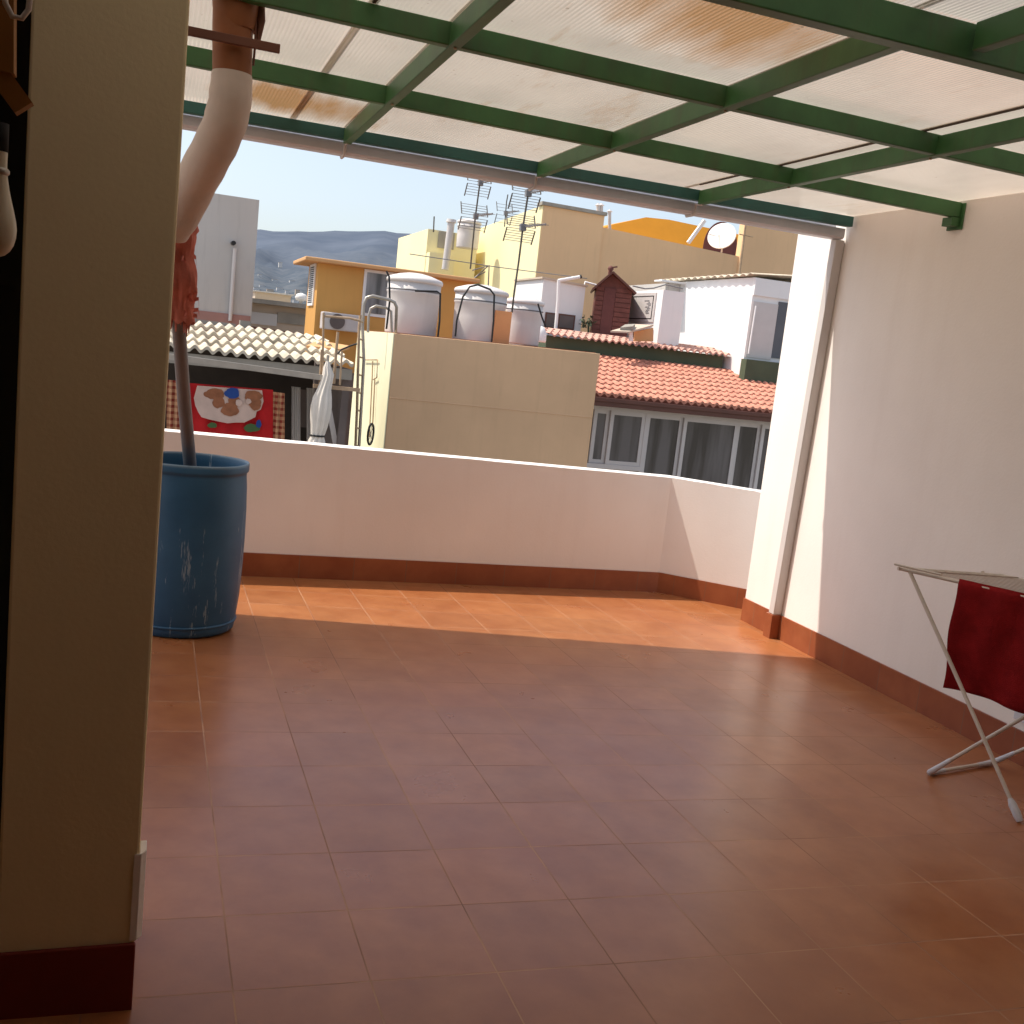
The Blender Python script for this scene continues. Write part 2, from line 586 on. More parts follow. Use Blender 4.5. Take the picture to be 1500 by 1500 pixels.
hl = MB()
rows = []
NY = 46
for j in range(NY + 1):
    t = j / NY
    y = 420 + (4200 - 420) * t
    row = []
    for i in range(161):
        u = -600 + i * 2900 / 160
        d = ray(u, 380)
        x = CAM.x + d.x * (y - CAM.y) / d.y
        xr = CAM.x + d.x * (4200 - CAM.y) / d.y
        hz = -9 + (ridge_z(xr) + 9) * (t ** 1.35)
        xs_ = x * 2600 / y                     # gullies run down the slope
        hz -= abs(noise.fractal(Vector((xs_ * .0042 + y * .0004, y * .0007, 0)), 1.0, 2.0, 5)) * 150 * t * (1 - t) * 2.2
        if t == 1:
            hz += noise.fractal(Vector((x, y, 0)) * .006, 1.0, 2.0, 5) * 14
        row.append(Vector((x, y, hz)))
    rows.append(row)
HROWS = rows
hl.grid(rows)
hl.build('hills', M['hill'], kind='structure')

# ================================================================== TERRACE WALLS
def wall_strip(mb, pts, h0, h1, thick, sub=1, jit=0):
    """Wall following the sloping floor along pts (inner line), thickened by the vectors in thick."""
    n = len(pts)
    for i in range(n - 1):
        a, b = Vector(pts[i]), Vector(pts[i + 1])
        for k in range(sub):
            p, q = a.lerp(b, k / sub), a.lerp(b, (k + 1) / sub)
            tp, tq = Vector(thick[i]).lerp(Vector(thick[i + 1]), k / sub), Vector(thick[i]).lerp(Vector(thick[i + 1]), (k + 1) / sub)
            jp = noise.noise(Vector((p.x * 9, p.y * 9, 0))) * jit
            jq = noise.noise(Vector((q.x * 9, q.y * 9, 0))) * jit
            mb.hexa([f3(p.x, p.y, h0), f3(q.x, q.y, h0), f3(q.x + tq.x, q.y + tq.y, h0), f3(p.x + tp.x, p.y + tp.y, h0)],
                    [f3(p.x, p.y, h1 + jp), f3(q.x, q.y, h1 + jq), f3(q.x + tq.x, q.y + tq.y, h1), f3(p.x + tp.x, p.y + tp.y, h1)])


def strip_mesh(pts, thick, h0, h1, jit=0, sub=1):
    """Continuous version: one skin, no inner faces."""
    P_, T_ = [], []
    for i in range(len(pts) - 1):
        a, b = Vector(pts[i]), Vector(pts[i + 1])
        ta, tb = Vector(thick[i]), Vector(thick[i + 1])
        for k in range(sub):
            P_.append(a.lerp(b, k / sub))
            T_.append(ta.lerp(tb, k / sub))
    P_.append(Vector(pts[-1]))
    T_.append(Vector(thick[-1]))
    mb = MB()
    vs = []
    for p, t in zip(P_, T_):
        j = (noise.noise(Vector((p.x * 7, p.y * 7, 0))) + .6 * noise.noise(Vector((p.x * 31, p.y * 31, 3)))) * jit
        q = p + t
        vs += [f3(p.x, p.y, h0), f3(p.x, p.y, h1 + j), f3(q.x, q.y, h1), f3(q.x, q.y, h0)]
    fs = []
    for i in range(len(P_) - 1):
        a, b = i * 4, i * 4 + 4
        for k in range(4):
            fs.append([a + k, a + (k + 1) % 4, b + (k + 1) % 4, b + k])
    fs += [[0, 1, 2, 3], [len(vs) - 1, len(vs) - 2, len(vs) - 3, len(vs) - 4]]
    mb.add(vs, fs)
    return mb


PC = Vector((3.387, PY0 + PYK * 3.387, 0))          # corner of the parapet
PD = Vector((3.975, PC.y - .458, 0))                # far end of the angled stretch
PA = Vector((-3.1, PY0 - PYK * 3.1, 0))
par = thing('parapet_wall', (0.3, PY0, 0), 'low white parapet wall with a terracotta skirting and an angled end', 'wall')
strip_mesh([PA, PC, PD], [(0, .16, 0), (.06, .17, 0), (.11, .13, 0)], -.02, .865, .0035, 60).build('wall', M['white'], par)
sk = strip_mesh([PA, PC - Vector((0.002, 0, 0)), PD - Vector((.004, 0, 0))], [(0, -.012, 0), (-.004, -.012, 0), (-.008, -.009, 0)], 0.0, .150, 0.0008, 30)
sk.build('skirting', M['skirt'], par)

rw = thing('side_wall', (XW, 0, fz(XW)), 'tall white wall on the right, sunlit at its far end, with a terracotta skirting', 'wall')
w = MB()
w.box(XW, XW + .22, -5.2, 3.83, -.6, 2.75)
w.build('wall', M['white'], rw, .008)
w = MB()
w.box(XW - .012, XW - .0005, -5.2, 3.365, fz(XW) - .01, fz(XW) + .158)
w.box(XW - .012, XW - .0005, 3.436, 3.83, fz(XW) - .01, fz(XW) + .158)
w.box(XW - .078, XW - .0125, 3.362, 3.439, fz(XW) - .01, fz(XW) + .160)
w.build('skirting', M['skirt'], rw, .002)
w = MB()
w.box(XW - .014, XW - .0008, 1.235, 1.395, .105, .185)
w.build('socket_plate', M['gutter'], rw, .004)

# near pillar on the left, seen almost edge on
pl = thing('pillar', (-.37, .14, 0), 'broad cream painted pillar in shade close on the left, with a dark red skirting', 'pillar')
w = MB()
w.box(-.507, -.226, -.03, .30, -.02, 2.95)
w.build('shaft', M['pillar'], pl, .006)
w = MB()
w.box(-.512, -.2235, -.042, -.0305, .004, .166)
w.build('skirting', M['pillar_skirt'], pl, .003)
w = MB()
w.poly([(-.238, -.0345, .170), (-.2225, -.034, .170), (-.2115, -.016, .170), (-.2115, .03, .170), (-.2255, .03, .170), (-.2255, -.0305, .170)], (0, 0, .207))
w.build('edge_trim', M['white'], pl, .0015)

# dark room behind and beside the photographer
rm = thing('room', (-.6, -4, 0), 'dark unlit interior opening left of the cream pillar', 'room')
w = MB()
w.box(-3.1, -.508, .34, .40, -.05, 2.9)  # near-black panel paints the darkness of the unlit interior
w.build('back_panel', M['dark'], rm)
w = MB()
w.box(-1.35, -1.28, -5.2, .339, -.05, 2.9)
w.build('side_panel', M['ceiling'], rm)
w = MB()
w.box(-1.27, XW - .002, -5.2, -5.1, -.15, 2.9)
w.build('rear_wall', M['ceiling'], rm)
w = MB()
w.box(-1.27, XW - .002, -5.09, -1.0, 2.47, 2.57)
w.build('ceiling', M['ceiling'], rm)
w = MB()
w.box(-1.27, -.509, -.999, .339, 2.60, 2.66)
w.build('eave_board', M['dark'], rm)

tb = thing('timber_brace', py(8, 60, -.5), 'ochre painted post and brace at the top left edge beside the pillar', 'timber')
w = MB()
a, b, c = py(6, -60, -.5), py(6, 108, -.5), py(36, 160, -.5)
w.bar(a, b, .035, .03, (1, 0, 0))
w.build('post', M['ochre'], tb)
w = MB()
w.bar(b - Vector((.022, .0, -.016)), c, .030, .028, (0, 1, 0))
w.build('brace', M['ochre'], tb)
cp = [py(u, v, -.55) for u, v in ((4, -30), (8, 5), (18, 24), (32, 27), (42, 14), (46, -30))]
tag(MB().tube(cp, .0042, 8).build('hanging_cable', M['cloth_white']), 'thin pale cable looping down at the top left corner', 'cable')
lm = thing('wall_lamp', py(-8, 300, .1), 'pale pear shaped lamp glass at the left picture edge', 'lamp')
lc = py(-9, 330, .1)
LS = .68
lc = py(-9, 330, -.67)
MB().lathe([(r_ * LS, z_ * LS) for r_, z_ in [(.001, -.0635), (.012, -.0615), (.022, -.057), (.031, -.048), (.0375, -.036), (.0415, -.020), (.0425, -.004), (.0405, .012), (.0365, .030), (.031, .052), (.026, .074), (.0225, .096), (.0205, .12), (.021, .145)]], lc, 48).build('lamp_shade', M['lamp'], lm)
MB().lathe([(r_ * LS, z_ * LS) for r_, z_ in [(.022, .100), (.026, .104), (.026, .110), (.022, .114)]], lc, 24).build('collar', M['metal'], lm)
MB().lathe([(r_ * LS, z_ * LS) for r_, z_ in [(.001, .20), (.022, .20), (.022, .146), (.001, .146)]], lc, 24).build('holder', M['dark'], lm)

# ================================================================== PERGOLA ROOF
def zb(x):                                   # underside of the green frame
    return 2.5 + .0223 * (XW - x)


def gy(x):                                   # outer edge of the gutter
    return 3.375 + .125 * (XW - x)


BH = .078
pg = thing('pergola_roof', (1.7, 1.5, zb(1.7)), 'green steel roof frame carrying translucent ribbed plastic sheets over the terrace', 'roof')
XL = -3.05


def xbeam(yl, yr, x0, x1, w_, h, dz, mat, name='beam'):
    """Beam along X; yl at x=0.1, yr at the wall: far lower edge."""
    yy = lambda x: yl + (yr - yl) * (x - .1) / (XW - .1)
    mb = MB()
    b, t = [], []
    for (x, o) in ((x0, -w_), (x1, -w_), (x1, 0), (x0, 0)):
        b.append(Vector((x, yy(x) + o, zb(x) + dz)))
        t.append(Vector((x, yy(x) + o, zb(x) + dz + h)))
    mb.hexa(b, t)
    return mb.build(name, mat, pg, .004)


p1 = xbeam(2.535, 2.360, XL, XW - .012, .040, BH, 0, M['green'])
p2 = xbeam(1.455, 1.345, XL, XW - .012, .042, BH, 0, M['green'])
p3 = xbeam(.44, .275, -.215, XW - .012, .056, BH + .022, -.022, M['green'])
p4 = xbeam(-.90, -.92, -1.2, XW - .012, .056, BH, 0, M['green'])
ye = lambda x: gy(x) - .125
mb = MB()
b_, t_ = [], []
for (x, o) in ((XL, -.05), (XW - .03, -.05), (XW - .03, 0), (XL, 0)):
    b_.append(Vector((x, ye(x) + o, zb(x) + .018)))
    t_.append(Vector((x, ye(x) + o, zb(x) + BH)))
mb.hexa(b_, t_)
lab(mb.build('eave_beam', M['teal'], pg, .004), 'dark teal green eave beam above the gutter')


def rafter(xc, y0, y1, w_=.042, dz=-.004, mat=None):
    mb = MB()
    x0, x1 = xc - w_, xc
    z0 = zb(xc) + dz
    mb.hexa([(x0, y0, z0), (x1, y0, z0), (x1, y1, z0 + 0), (x0, y1, z0)], [(x0, y0, z0 + BH), (x1, y0, z0 + BH), (x1, y1, z0 + BH), (x0, y1, z0 + BH)])
    return mb.build('rafter', mat or M['green'], pg, .004)


RX = [.685, 1.752, 2.712]
for x in RX:
    rafter(x, .33, ye(x) - .049)
rafter(-.95, .40, ye(-.95) - .049)
rafter(-2.0, .40, ye(-2) - .049)
for x in (.15, 1.93, 3.05):
    rafter(x, -.92, .28)
mb = MB()
mb.box(XW - .062, XW - .013, 2.318, 2.392, 2.455, 2.499)
mb.box(XW - .012, XW - .001, 2.30, 2.41, 2.44, 2.575)
mb.build('wall_bracket', M['green'], pg, .002)
for x in RX:                                 # bolts where rafters meet beams
    for yq in (.36, 1.39, 2.42):
        mb = MB().tube([(x - .02, yq, zb(x) - .009), (x - .02, yq, zb(x) + .02)], .006, 8)
        mb.build('bolt', M['rusty'], pg)

# sheets lie on the frame
edges = [(-3.05, -.95, 'sheet'), (-.98, .39, 'sheet'), (.36, .67, 'sheet'), (.64, 1.755, 'sheet_stained'), (1.725, 2.62, 'sheet'), (2.59, XW + .05, 'sheet')]
for ei, (x0, x1, mk) in enumerate(edges):
    for (ya, yb, mk2) in ((-1.02, .40, 'sheet_grey'), (.36, None, mk)):
        mb = MB()
        rows = []
        for x in (x0, x1):
            yend = yb if yb else gy(x) - .055
            rows.append([Vector((x, ya + (yend - ya) * k / 6, zb(x) + BH + .006 + .005 * (ei % 2) + (.012 if yb else 0))) for k in range(7)])
        mb.grid(rows, False)
        mb.build('roof_panel', M[mk2], pg)
for x, ya, yb in ((.375, .38, 1.40), (1.738, .38, 1.52), (2.605, .38, 3.20)):
    MB().box(x - .006, x + .006, ya, yb, zb(x) + BH - .001, zb(x) + BH + .0045).build('joint_strip', M['joint'], pg)

# gutter
gt = thing('gutter', (1.7, gy(1.7), 2.5), 'greyish white plastic gutter along the roof edge above the parapet', 'gutter')
mb = MB()
secs = []
for x in (XL, XW - .03):
    zl = 2.450 + .0235 * (XW - x)
    yo = gy(x)
    secs.append([Vector((x, yo - .105, zl + .062)), Vector((x, yo - .105, zl + .012)), Vector((x, yo - .092, zl)), Vector((x, yo - .013, zl)), Vector((x, yo, zl + .012)), Vector((x, yo, zl + .105)), Vector((x, yo - .006, zl + .105)), Vector((x, yo - .006, zl + .014)), Vector((x, yo - .099, zl + .014)), Vector((x, yo - .099, zl + .062))])
n = len(secs[0])
mb.add(secs[0] + secs[1], [[k, (k + 1) % n, n + (k + 1) % n, n + k] for k in range(n)] + [list(range(n)), list(range(n, 2 * n))[::-1]])
mb.build('channel', M['gutter'], gt)
for x in RX + [-.95]:
    zl = 2.450 + .0235 * (XW - x)
    yo = gy(x)
    xa = x - .02
    mb = MB()
    mb.tube([(xa, yo - .20, zl + .045), (xa, yo - .112, zl + .055), (xa, yo - .110, zl + .008), (xa, yo - .095, zl - .006), (xa, yo - .01, zl - .006), (xa, yo + .005, zl + .01), (xa, yo + .005, zl + .10)], .0085, 8)
    mb.build('bracket', M['frame'], gt)
dp = thing('downpipe', (XW - .045, 3.40, fz(XW)), 'square white downpipe standing against the sunlit end of the side wall', 'downpipe')
mb = MB()
mb.bar((XW - .035, 3.400, fz(XW) + .161), (XW - .035, 3.325, 2.449), .056, .062, (1, 0, 0))
mb.build('pipe', M['frame'], dp, .004)

# ================================================================== DRUM AND ITS PIPE
DC = Vector((-.055, 3.12, 0.0013))
dr = thing('drum', DC, 'big scuffed blue plastic drum standing on the tiles beside the pillar', 'drum')
H = .86
prof = [(.02, .012), (.235, .012), (.252, .004), (.262, .012), (.267, .04), (.267, .056), (.270, .068), (.281, .18), (.287, .34), (.289, .48), (.287, .62), (.282, .74), (.277, .795), (.2765, .806), (.2785, .811), (.2845, .817), (.286, .826), (.2845, .838), (.2845, .852), (.281, .8585), (.276, .859), (.272, .850), (.270, .82), (.274, .74), (.280, .5), (.276, .2), (.25, .03), (.02, .03)]
wob = lambda a, z: 1 + (.022 * math.sin(2 * a + 1) + .014 * math.sin(5 * a)) * max(0, (z - .79) / .07)
MB().lathe(prof, DC, 64, wob).build('shell', M['drum'], dr)
MB().tube([DC + Vector((.269 * math.cos(2 * math.pi * k / 40), .269 * math.sin(2 * math.pi * k / 40), .055)) for k in range(41)], .007, 8, False).build('base_ring', M['drum'], dr)

sp = thing('soil_pipe', py(340, 60, 1.5), 'thick pipe from the roof, brown at the top, then a bent white sleeve', 'pipe')
yp = 1.52
T0, T1 = py(344, -60, yp), py(340, 112, yp)
mb = MB().tube([T0, py(341, 40, yp), T1], [.066, .066, .064], 28)
mb.build('brown_section', M['brown_pipe'], sp)
mb = MB()
bc = py(346, 4, yp)
ax = (T1 - T0).normalized()
mb.tube([bc - ax * .16, bc - ax * .02, bc + ax * .02, bc + ax * .075, bc + ax * .085], [.078, .078, .076, .068, .066], 28)
mb.build('collar', M['brown_pipe'], sp)
mb = MB()
path = [(340, 108, 1.52, .0655), (339, 125, 1.52, .069), (337, 150, 1.53, .071), (330, 180, 1.56, .072), (317, 210, 1.62, .073), (301, 240, 1.70, .074), (285, 270, 1.78, .074), (268, 305, 1.86, .074), (256, 330, 1.9, .067), (252, 345, 1.92, .055)]
fine = []
for (a, b) in zip(path, path[1:]):
    for k in range(4):
        t = k / 4
        fine.append(tuple(a[i] + (b[i] - a[i]) * t for i in range(4)))
fine.append(path[-1])
mb.tube([py(u, v, y) for u, v, y, r in fine], [r * (1 + .016 * math.sin(i * 1.3)) for i, (u, v, y, r) in enumerate(fine)], 28)
mb.build('white_sleeve', M['white_pipe'], sp)
mb = MB()
mb.tube([py(382, -40, 1.50), py(383, 30, 1.50), py(378, 60, 1.50)], [.010, .013, .008], 10)
mb.tube([py(376, -40, 1.49), py(374, 62, 1.49), py(371, 96, 1.49)], .004, 8)
mb.build('tie_cord', M['brown_wood'], sp)
mb = MB()
mb.bar(py(235, 37, 1.425), py(410, 72, 1.425), .016, .028)
tag(mb.build('batten', M['brown_wood'], None, .002), 'short brown batten crossing the brown pipe under the roof', 'batten')

fp = thing('fill_pipe', py(272, 600, 2.7), 'thin grey pipe dropping into the blue drum', 'pipe')
MB().tube([py(259, 400, 2.15), py(262, 480, 2.23), py(270, 590, 2.72), py(278, 676, 3.06), py(282, 730, 3.16)], [.026, .027, .030, .031, .031], 20).build('pipe', M['grey_pipe'], fp)
# frayed red cloth tied round it
rg = thing('rag', py(262, 400, 2.1), 'frayed faded red cloth wound round the grey pipe below the white sleeve', 'cloth')
mb = MB()
rows = []
NR = 26
for j in range(NR + 1):
    t = j / NR
    v = 322 + 150 * t
    cu = 258 + 2.5 * t
    rw_ = 17 + 6 * math.sin(t * 2.2 + .4) + 2.5 * math.sin(t * 13) + (4 if t < .1 else 0)
    c = py(cu, v, 2.08 + .13 * t)
    rad = rw_ / FPX * 4.55
    row = []
    for k in range(41):
        a = 2 * math.pi * k / 40
        f = 1 + .09 * math.sin(7 * a + t * 5) + .06 * math.sin(13 * a - t * 9) + .10 * noise.noise(Vector((math.cos(a) * 3, math.sin(a) * 3, t * 6)))
        row.append(c + Vector((math.cos(a) * rad * f, math.sin(a) * rad * f, .008 * math.sin(9 * a) * (t > .9))))
    rows.append(row)
mb.grid(rows)
mb.build('wrap', M['red_rag'], rg)
rnd = random.Random(3)
for k in range(17):
    mb = MB()
    t = rnd.random() ** .8
    v = 322 + 150 * t
    a = rnd.uniform(-.9, 2.2)
    c = py(258 + 2.5 * t, v, 2.08 + .13 * t)
    rad = (18 + 5 * math.sin(t * 2.2 + .4)) / FPX * 4.55
    d = Vector((math.cos(a - .5), math.sin(a - .5), 0))
    L_ = rnd.uniform(.012, .034)
    s0 = c + d * rad * .92
    tip = s0 + d * L_ + Vector((0, 0, -rnd.uniform(.015, .06)))
    wv = Vector((0, 0, 1)) * rnd.uniform(.006, .011)
    md_ = s0 + d * L_ * .8 + Vector((0, 0, rnd.uniform(-.012, .008)))
    mb.add([s0 + wv, s0 - wv, md_ - wv * .8, md_ + wv * .8, tip - wv * .3, tip + wv * .3], [[0, 1, 2, 3], [3, 2, 4, 5]])
    mb.build('tassel', M['red_rag'], rg)
for k in range(18):
    mb = MB()
    a = 2 * math.pi * k / 18
    c = py(260.5, 468, 2.21)
    s0 = c + Vector((math.cos(a), math.sin(a), 0)) * .045
    mb.tube([s0 + Vector((0, 0, .03)), s0 + Vector((.004 * math.sin(k), 0, -rnd.uniform(.02, .07)))], [.009, .002], 6)
    mb.build('tassel', M['red_rag'], rg)

# ================================================================== DRYING RACK
rk = thing('drying_rack', (3.2, 1.0, fz(3.2)), 'cream folding clothes airer standing by the right wall', 'clothes airer')
ZT = .79
E1 = pz(1319, 833, ZT)
E1.z = ZT
Eb = pz(1500, 874, ZT)
LD = (Eb - E1).normalized()
WD = Vector((.985, -.12, 0)).normalized()
LEN, WID = 1.75, .52
sup = MB()


def rp(s, w_, z=ZT):
    p = E1 + LD * s + WD * w_
    return Vector((p.x, p.y, z))


mb = MB()
mb.tube([rp(-.01, 0), rp(LEN, 0)], .0085, 10)
mb.tube([rp(-.01, WID), rp(LEN, WID)], .0085, 10)
mb.tube([rp(0, -.012), rp(0, WID + .012)], .0085, 10)
mb.tube([rp(LEN, -.012), rp(LEN, WID + .012)], .0085, 10)
mb.tube([rp(-.012, -.02, ZT + .017), rp(.20, -.02, ZT + .017)], .005, 8)
mb.build('top_frame', M['rack'], rk)
for k in range(1, 12):
    w_ = WID * k / 12
    MB().tube([rp(0, w_, ZT + .004), rp(LEN, w_, ZT + .004)], .0028, 6).build('wire', M['rack'], rk)
for s_ in (.08, .95, 1.4):
    MB().tube([rp(s_, .012, ZT + .0095), rp(s_, WID - .012, ZT + .0095)], .0035, 6).build('cross_wire', M['rack'], rk)
FA = pz(1491, 1200, 0)
FA = Vector((3.112, .741, fz(3.112) + .012))
FB1, FB2 = Vector((3.051, 1.195, fz(3.05) + .014)), Vector((3.506, 1.304, fz(3.5) + .014))
topA = rp(.045, .0, ZT - .006)
WA = Vector((.46, .08, 0))
for o in (Vector((0, 0, 0)), WA):
    mb = MB()
    mb.tube([topA + o * 1.05, (topA + FA) / 2 + o + Vector((0, 0, .004)), FA + o], .0088, 10)
    lg = mb.build('leg', M['rack'], rk)
    mb = MB()
    dd = (FA - topA).normalized()
    mb.tube([FA + o - dd * .085, FA + o - dd * .06, FA + o - dd * .01, FA + o + dd * .008], [.010, .0165, .017, .012], 12)
    mb.build('foot', M['gutter'], lg)
topB1 = Vector((3.42, .43, ZT))
topB1 = FB1 + (Vector((3.1, 1.0, .215)) - FB1).normalized() * 1.05
topB1 = FB1 + (rp(1.0, 0) - FB1)
for q, (f, o) in enumerate(((FB1, 0), (FB2, WID))):
    mb = MB()
    tp = rp(1.06, o, ZT - .008)
    inn = (FB2 - FB1).normalized() * (1 if q == 0 else -1)
    d = (tp - f).normalized()
    mb.tube([tp, f + d * .05, f + d * .02 + inn * .003, f + d * .008 + inn * .012, f + inn * .035], .0088, 10)
    mb.build('leg', M['rack'], rk)
mb = MB()
ib = (FB2 - FB1).normalized()
mb.tube([FB1 + ib * .03, FB2 - ib * .03], .0088, 10)
mb.build('base_bar', M['rack'], rk)
for f, sgn, tp in ((FB1, 1, rp(1.06, 0)), (FB2, -1, rp(1.06, WID))):
    mb = MB()
    d = (tp - f).normalized()
    mb.tube([f + d * .12, f + d * .03, f + ib * sgn * .006 + Vector((0, 0, .002)), f + ib * sgn * .04, f + ib * sgn * .11], [.0095, .0125, .0135, .0125, .0100], 12)
    mb.build('foot_sleeve', M['gutter'], rk)

nrm = LD.cross(Vector((0, 0, 1))).normalized()
s0 = (ppl(1404, 857, nrm, E1) - E1).dot(LD)
bot = ppl(1385, 1006, nrm, E1)
s1 = (bot - E1).dot(LD)
mb = MB()


def towel_side(side, zbot, ph):
    rows = []
    for j in range(25):
        t = j / 24
        row = []
        for k in range(41):
            u = k / 40
            st_ = s0 + (s1 - s0) * t * (1 - u) + u * .62 + .006 * math.sin(t * 9 + ph) * (1 - u)
            fold = .012 * math.sin(u * 11 + ph + t * 1.6) * t + .006 * math.sin(u * 23 + t * 3 + ph)
            z = ZT + .010 + (zbot - ZT - .010 + .008 * math.sin(u * 7 + ph)) * t
            off = side * (.010 + .010 * min(1, t * 5)) + fold * (1 if side > 0 else 1)
            if t == 0:
                off = 0
                z = ZT + .0125
            p = E1 + LD * st_ + nrm * off
            row.append(Vector((p.x, p.y, z)))
        rows.append(row)
    return rows


mb.grid(towel_side(1, bot.z, .3))
mb.grid(towel_side(-1, bot.z + .05, 1.9))
tw = mb.build('towel', M['towel'])
md = tw.modifiers.new('thickness', 'SOLIDIFY')
md.thickness = .004
tag(tw, 'dark red towel hanging over the front rail of the clothes airer', 'towel')

# ================================================================== NEIGHBOURING BUILDINGS
def cor(u, v, y):
    return py(u, v, y)


def block(parent, name, mat, x0, x1, y0, y1, z0, z1, bevel=0):
    return MB().box(x0, x1, y0, y1, z0, z1).build(name, mat, parent, bevel)


def wave_roof(mb, x0, x1, ya, za, yb, zb_, pitch, amp, courses, drop, power=1.0, ns=8, lip=.03, jitter=0.0, seed=0, gap=None):
    """Corrugated courses climbing from (ya, za) to (yb, zb_); every course overlaps the one above with a step."""
    rnd = random.Random(seed)
    n = int((x1 - x0) / pitch * ns)
    for c in range(courses):
        t0, t1 = c / courses, (c + 1.12) / courses
        jz = rnd.uniform(-jitter, jitter)
        rows = []
        for (t, dz) in ((t0, -lip), (t0, 0), (t0 + .02, .0), (min(1.0, t1), -drop * .9)):
            row = []
            for i in range(n + 1):
                x = x0 + (x1 - x0) * i / n
                ph = 2 * math.pi * (x - x0) / pitch
                w_ = (.5 + .5 * math.sin(ph)) ** power
                jt = rnd.uniform(-1, 1) * jitter * .2
                row.append(Vector((x, ya + (yb - ya) * t, za + (zb_ - za) * t + amp * (w_ - .5) * 2 + drop + dz + jz * math.sin(x * 1.7 + c) + jt * 0)))
            rows.append(row)
        mb.grid(rows, False)
        for p in range(len(mb.sm) - 2 * n, len(mb.sm)):
            mb.sm[p] = True


# ---- (a) grey white party-wall building far left
hb = thing('grey_building', py(330, 450, 23), 'tall plain grey white building wall at the far left with a drain pipe', 'building')
Y = 23
a, b = cor(200, 265, Y), cor(380, 293, Y)
zt = (cor(379.5, 293, Y)).z
xr = b.x
mb = MB()
zl_ = cor(280, 278, Y).z
mb.hexa([(a.x - 6, Y, -8), (xr, Y, -8), (xr, Y + 9, -8), (a.x - 6, Y + 9, -8)], [(a.x - 6, Y, zl_ + (zl_ - zt) * 3.3), (xr, Y, zt), (xr, Y + 9, zt), (a.x - 6, Y + 9, zl_ + (zl_ - zt) * 3.3)])
mb.build('wall', M['grey_wall'], hb)
zr = cor(330, 459, Y).z
mb = MB().box(a.x - 6, xr - .02, Y - .03, Y - .002, zr - 4, zr)
lab(mb.build('base_band', M['red_base'], hb), 'dull red band at the foot of the grey wall')
mb = MB().tube([cor(344, 364, Y - .07), cor(337, 470, Y - .07)], .042, 10)
mb.build('drain_pipe', M['tank'], hb)
sp_ = cor(341, 356, Y)
mb = MB().tube([sp_ + Vector((0, .1, 0)), sp_ + Vector((0, -.35, -.02))], .05, 12)
mb.build('spout', M['black_hose'], hb)

# ---- (b) low concrete roof edge between grey wall and orange building
lb = thing('low_building', py(400, 455, 30), 'low beige concrete building with a flat roof slab between the grey wall and orange house', 'building')
Y = 30
a, b = cor(337, 440, Y), cor(452, 450, Y)
block(lb, 'wall', M['house_beige'], a.x, b.x + 1, Y, Y + 5, -8, cor(400, 447, Y).z)
block(lb, 'roof_slab', M['concrete'], a.x - .15, b.x + 1.2, Y - .4, Y + 5.2, cor(400, 447, Y).z + .002, cor(400, 440.5, Y).z)
a, b = cor(356, 455, Y - .02), cor(405, 478, Y - .02)
block(lb, 'panel', M['house_white'], a.x, b.x, Y - .05, Y - .003, b.z, a.z)
a, b = cor(407, 457, Y - .02), cor(446, 477, Y - .02)
block(lb, 'shutter', M['concrete'], a.x, b.x, Y - .05, Y - .003, b.z, a.z)
ub = thing('rooftop_hut', py(400, 435, 42), 'small beige rooftop hut behind the low concrete roof slab', 'building')
a, b = cor(374, 430, 42), cor(426, 436, 42)
block(ub, 'wall', M['house_beige'], a.x, b.x, 42, 45, -8, cor(400, 430, 42).z)
block(ub, 'roof_slab', M['house_white'], a.x - .1, b.x + .1, 41.9, 45.1, cor(400, 430, 42).z + .001, cor(400, 428, 42).z)
ac = thing('roof_cowl', py(441, 440, 31), 'small white roof ventilator on the low concrete roof', 'vent')
c = cor(441, 441, 30.4)
MB().lathe([(.02, -.16), (.05, -.16), (.05, 0), (.16, .02), (.19, .10), (.14, .2), (.02, .24)], c, 16).build('cowl', M['bright_white'], ac)

# distant houses climbing the hillside
def hill_z(x, y):
    t = (y - 420) / (4200 - 420)
    j = max(0, min(NY - 1, int(t * NY)))
    row = HROWS[j]
    k = min(range(len(row)), key=lambda i: abs(row[i].x - x))
    return row[k].z + (HROWS[j + 1][k].z - row[k].z) * (t * NY - j)


hill_spots = [(381, 438, 'white'), (390, 434, 'white'), (399, 441, 'beige'), (408, 436, 'white'), (417, 442, 'white'), (425, 437, 'beige'), (433, 443, 'white'), (440, 438, 'white'), (376, 425, 'white'), (384, 420, 'white'), (396, 426, 'beige'), (410, 424, 'white'), (421, 428, 'white'), (436, 428, 'beige'), (381, 405, 'white'), (403, 412, 'white'), (428, 413, 'white'), (411, 387, 'white')]
for i, (u, v, k) in enumerate(hill_spots):
    best = None
    for s in range(200):
        y = 430 + s * 12
        p = py(u, v, y)
        d_ = p.z - hill_z(p.x, y)
        if d_ < 0:
            best = p
            break
    if best is None:
        best = py(u, v, 900)
    y = best.y
    sz = y * .0042
    t_ = thing('hillside_house', best, ('tiny white house low on the hazy hillside' if k == 'white' else 'tiny beige house low on the hazy hillside'), 'house', 'white houses on the hillside' if k == 'white' else 'beige houses on the hillside')
    wdt = sz * random.uniform(.7, 1.5)
    hh = sz * random.uniform(.28, .5)
    block(t_, 'wall', M['house_' + k], best.x - wdt / 2, best.x + wdt / 2, y, y + sz, best.z - sz * .7, best.z + hh)
    MB().box(best.x - wdt * .53, best.x + wdt * .53, y - sz * .03, y + sz * 1.03, best.z + hh + .01, best.z + hh * 1.15).build('roof', M['house_beige'] if k == 'white' else M['clay_tile_dull'], t_)

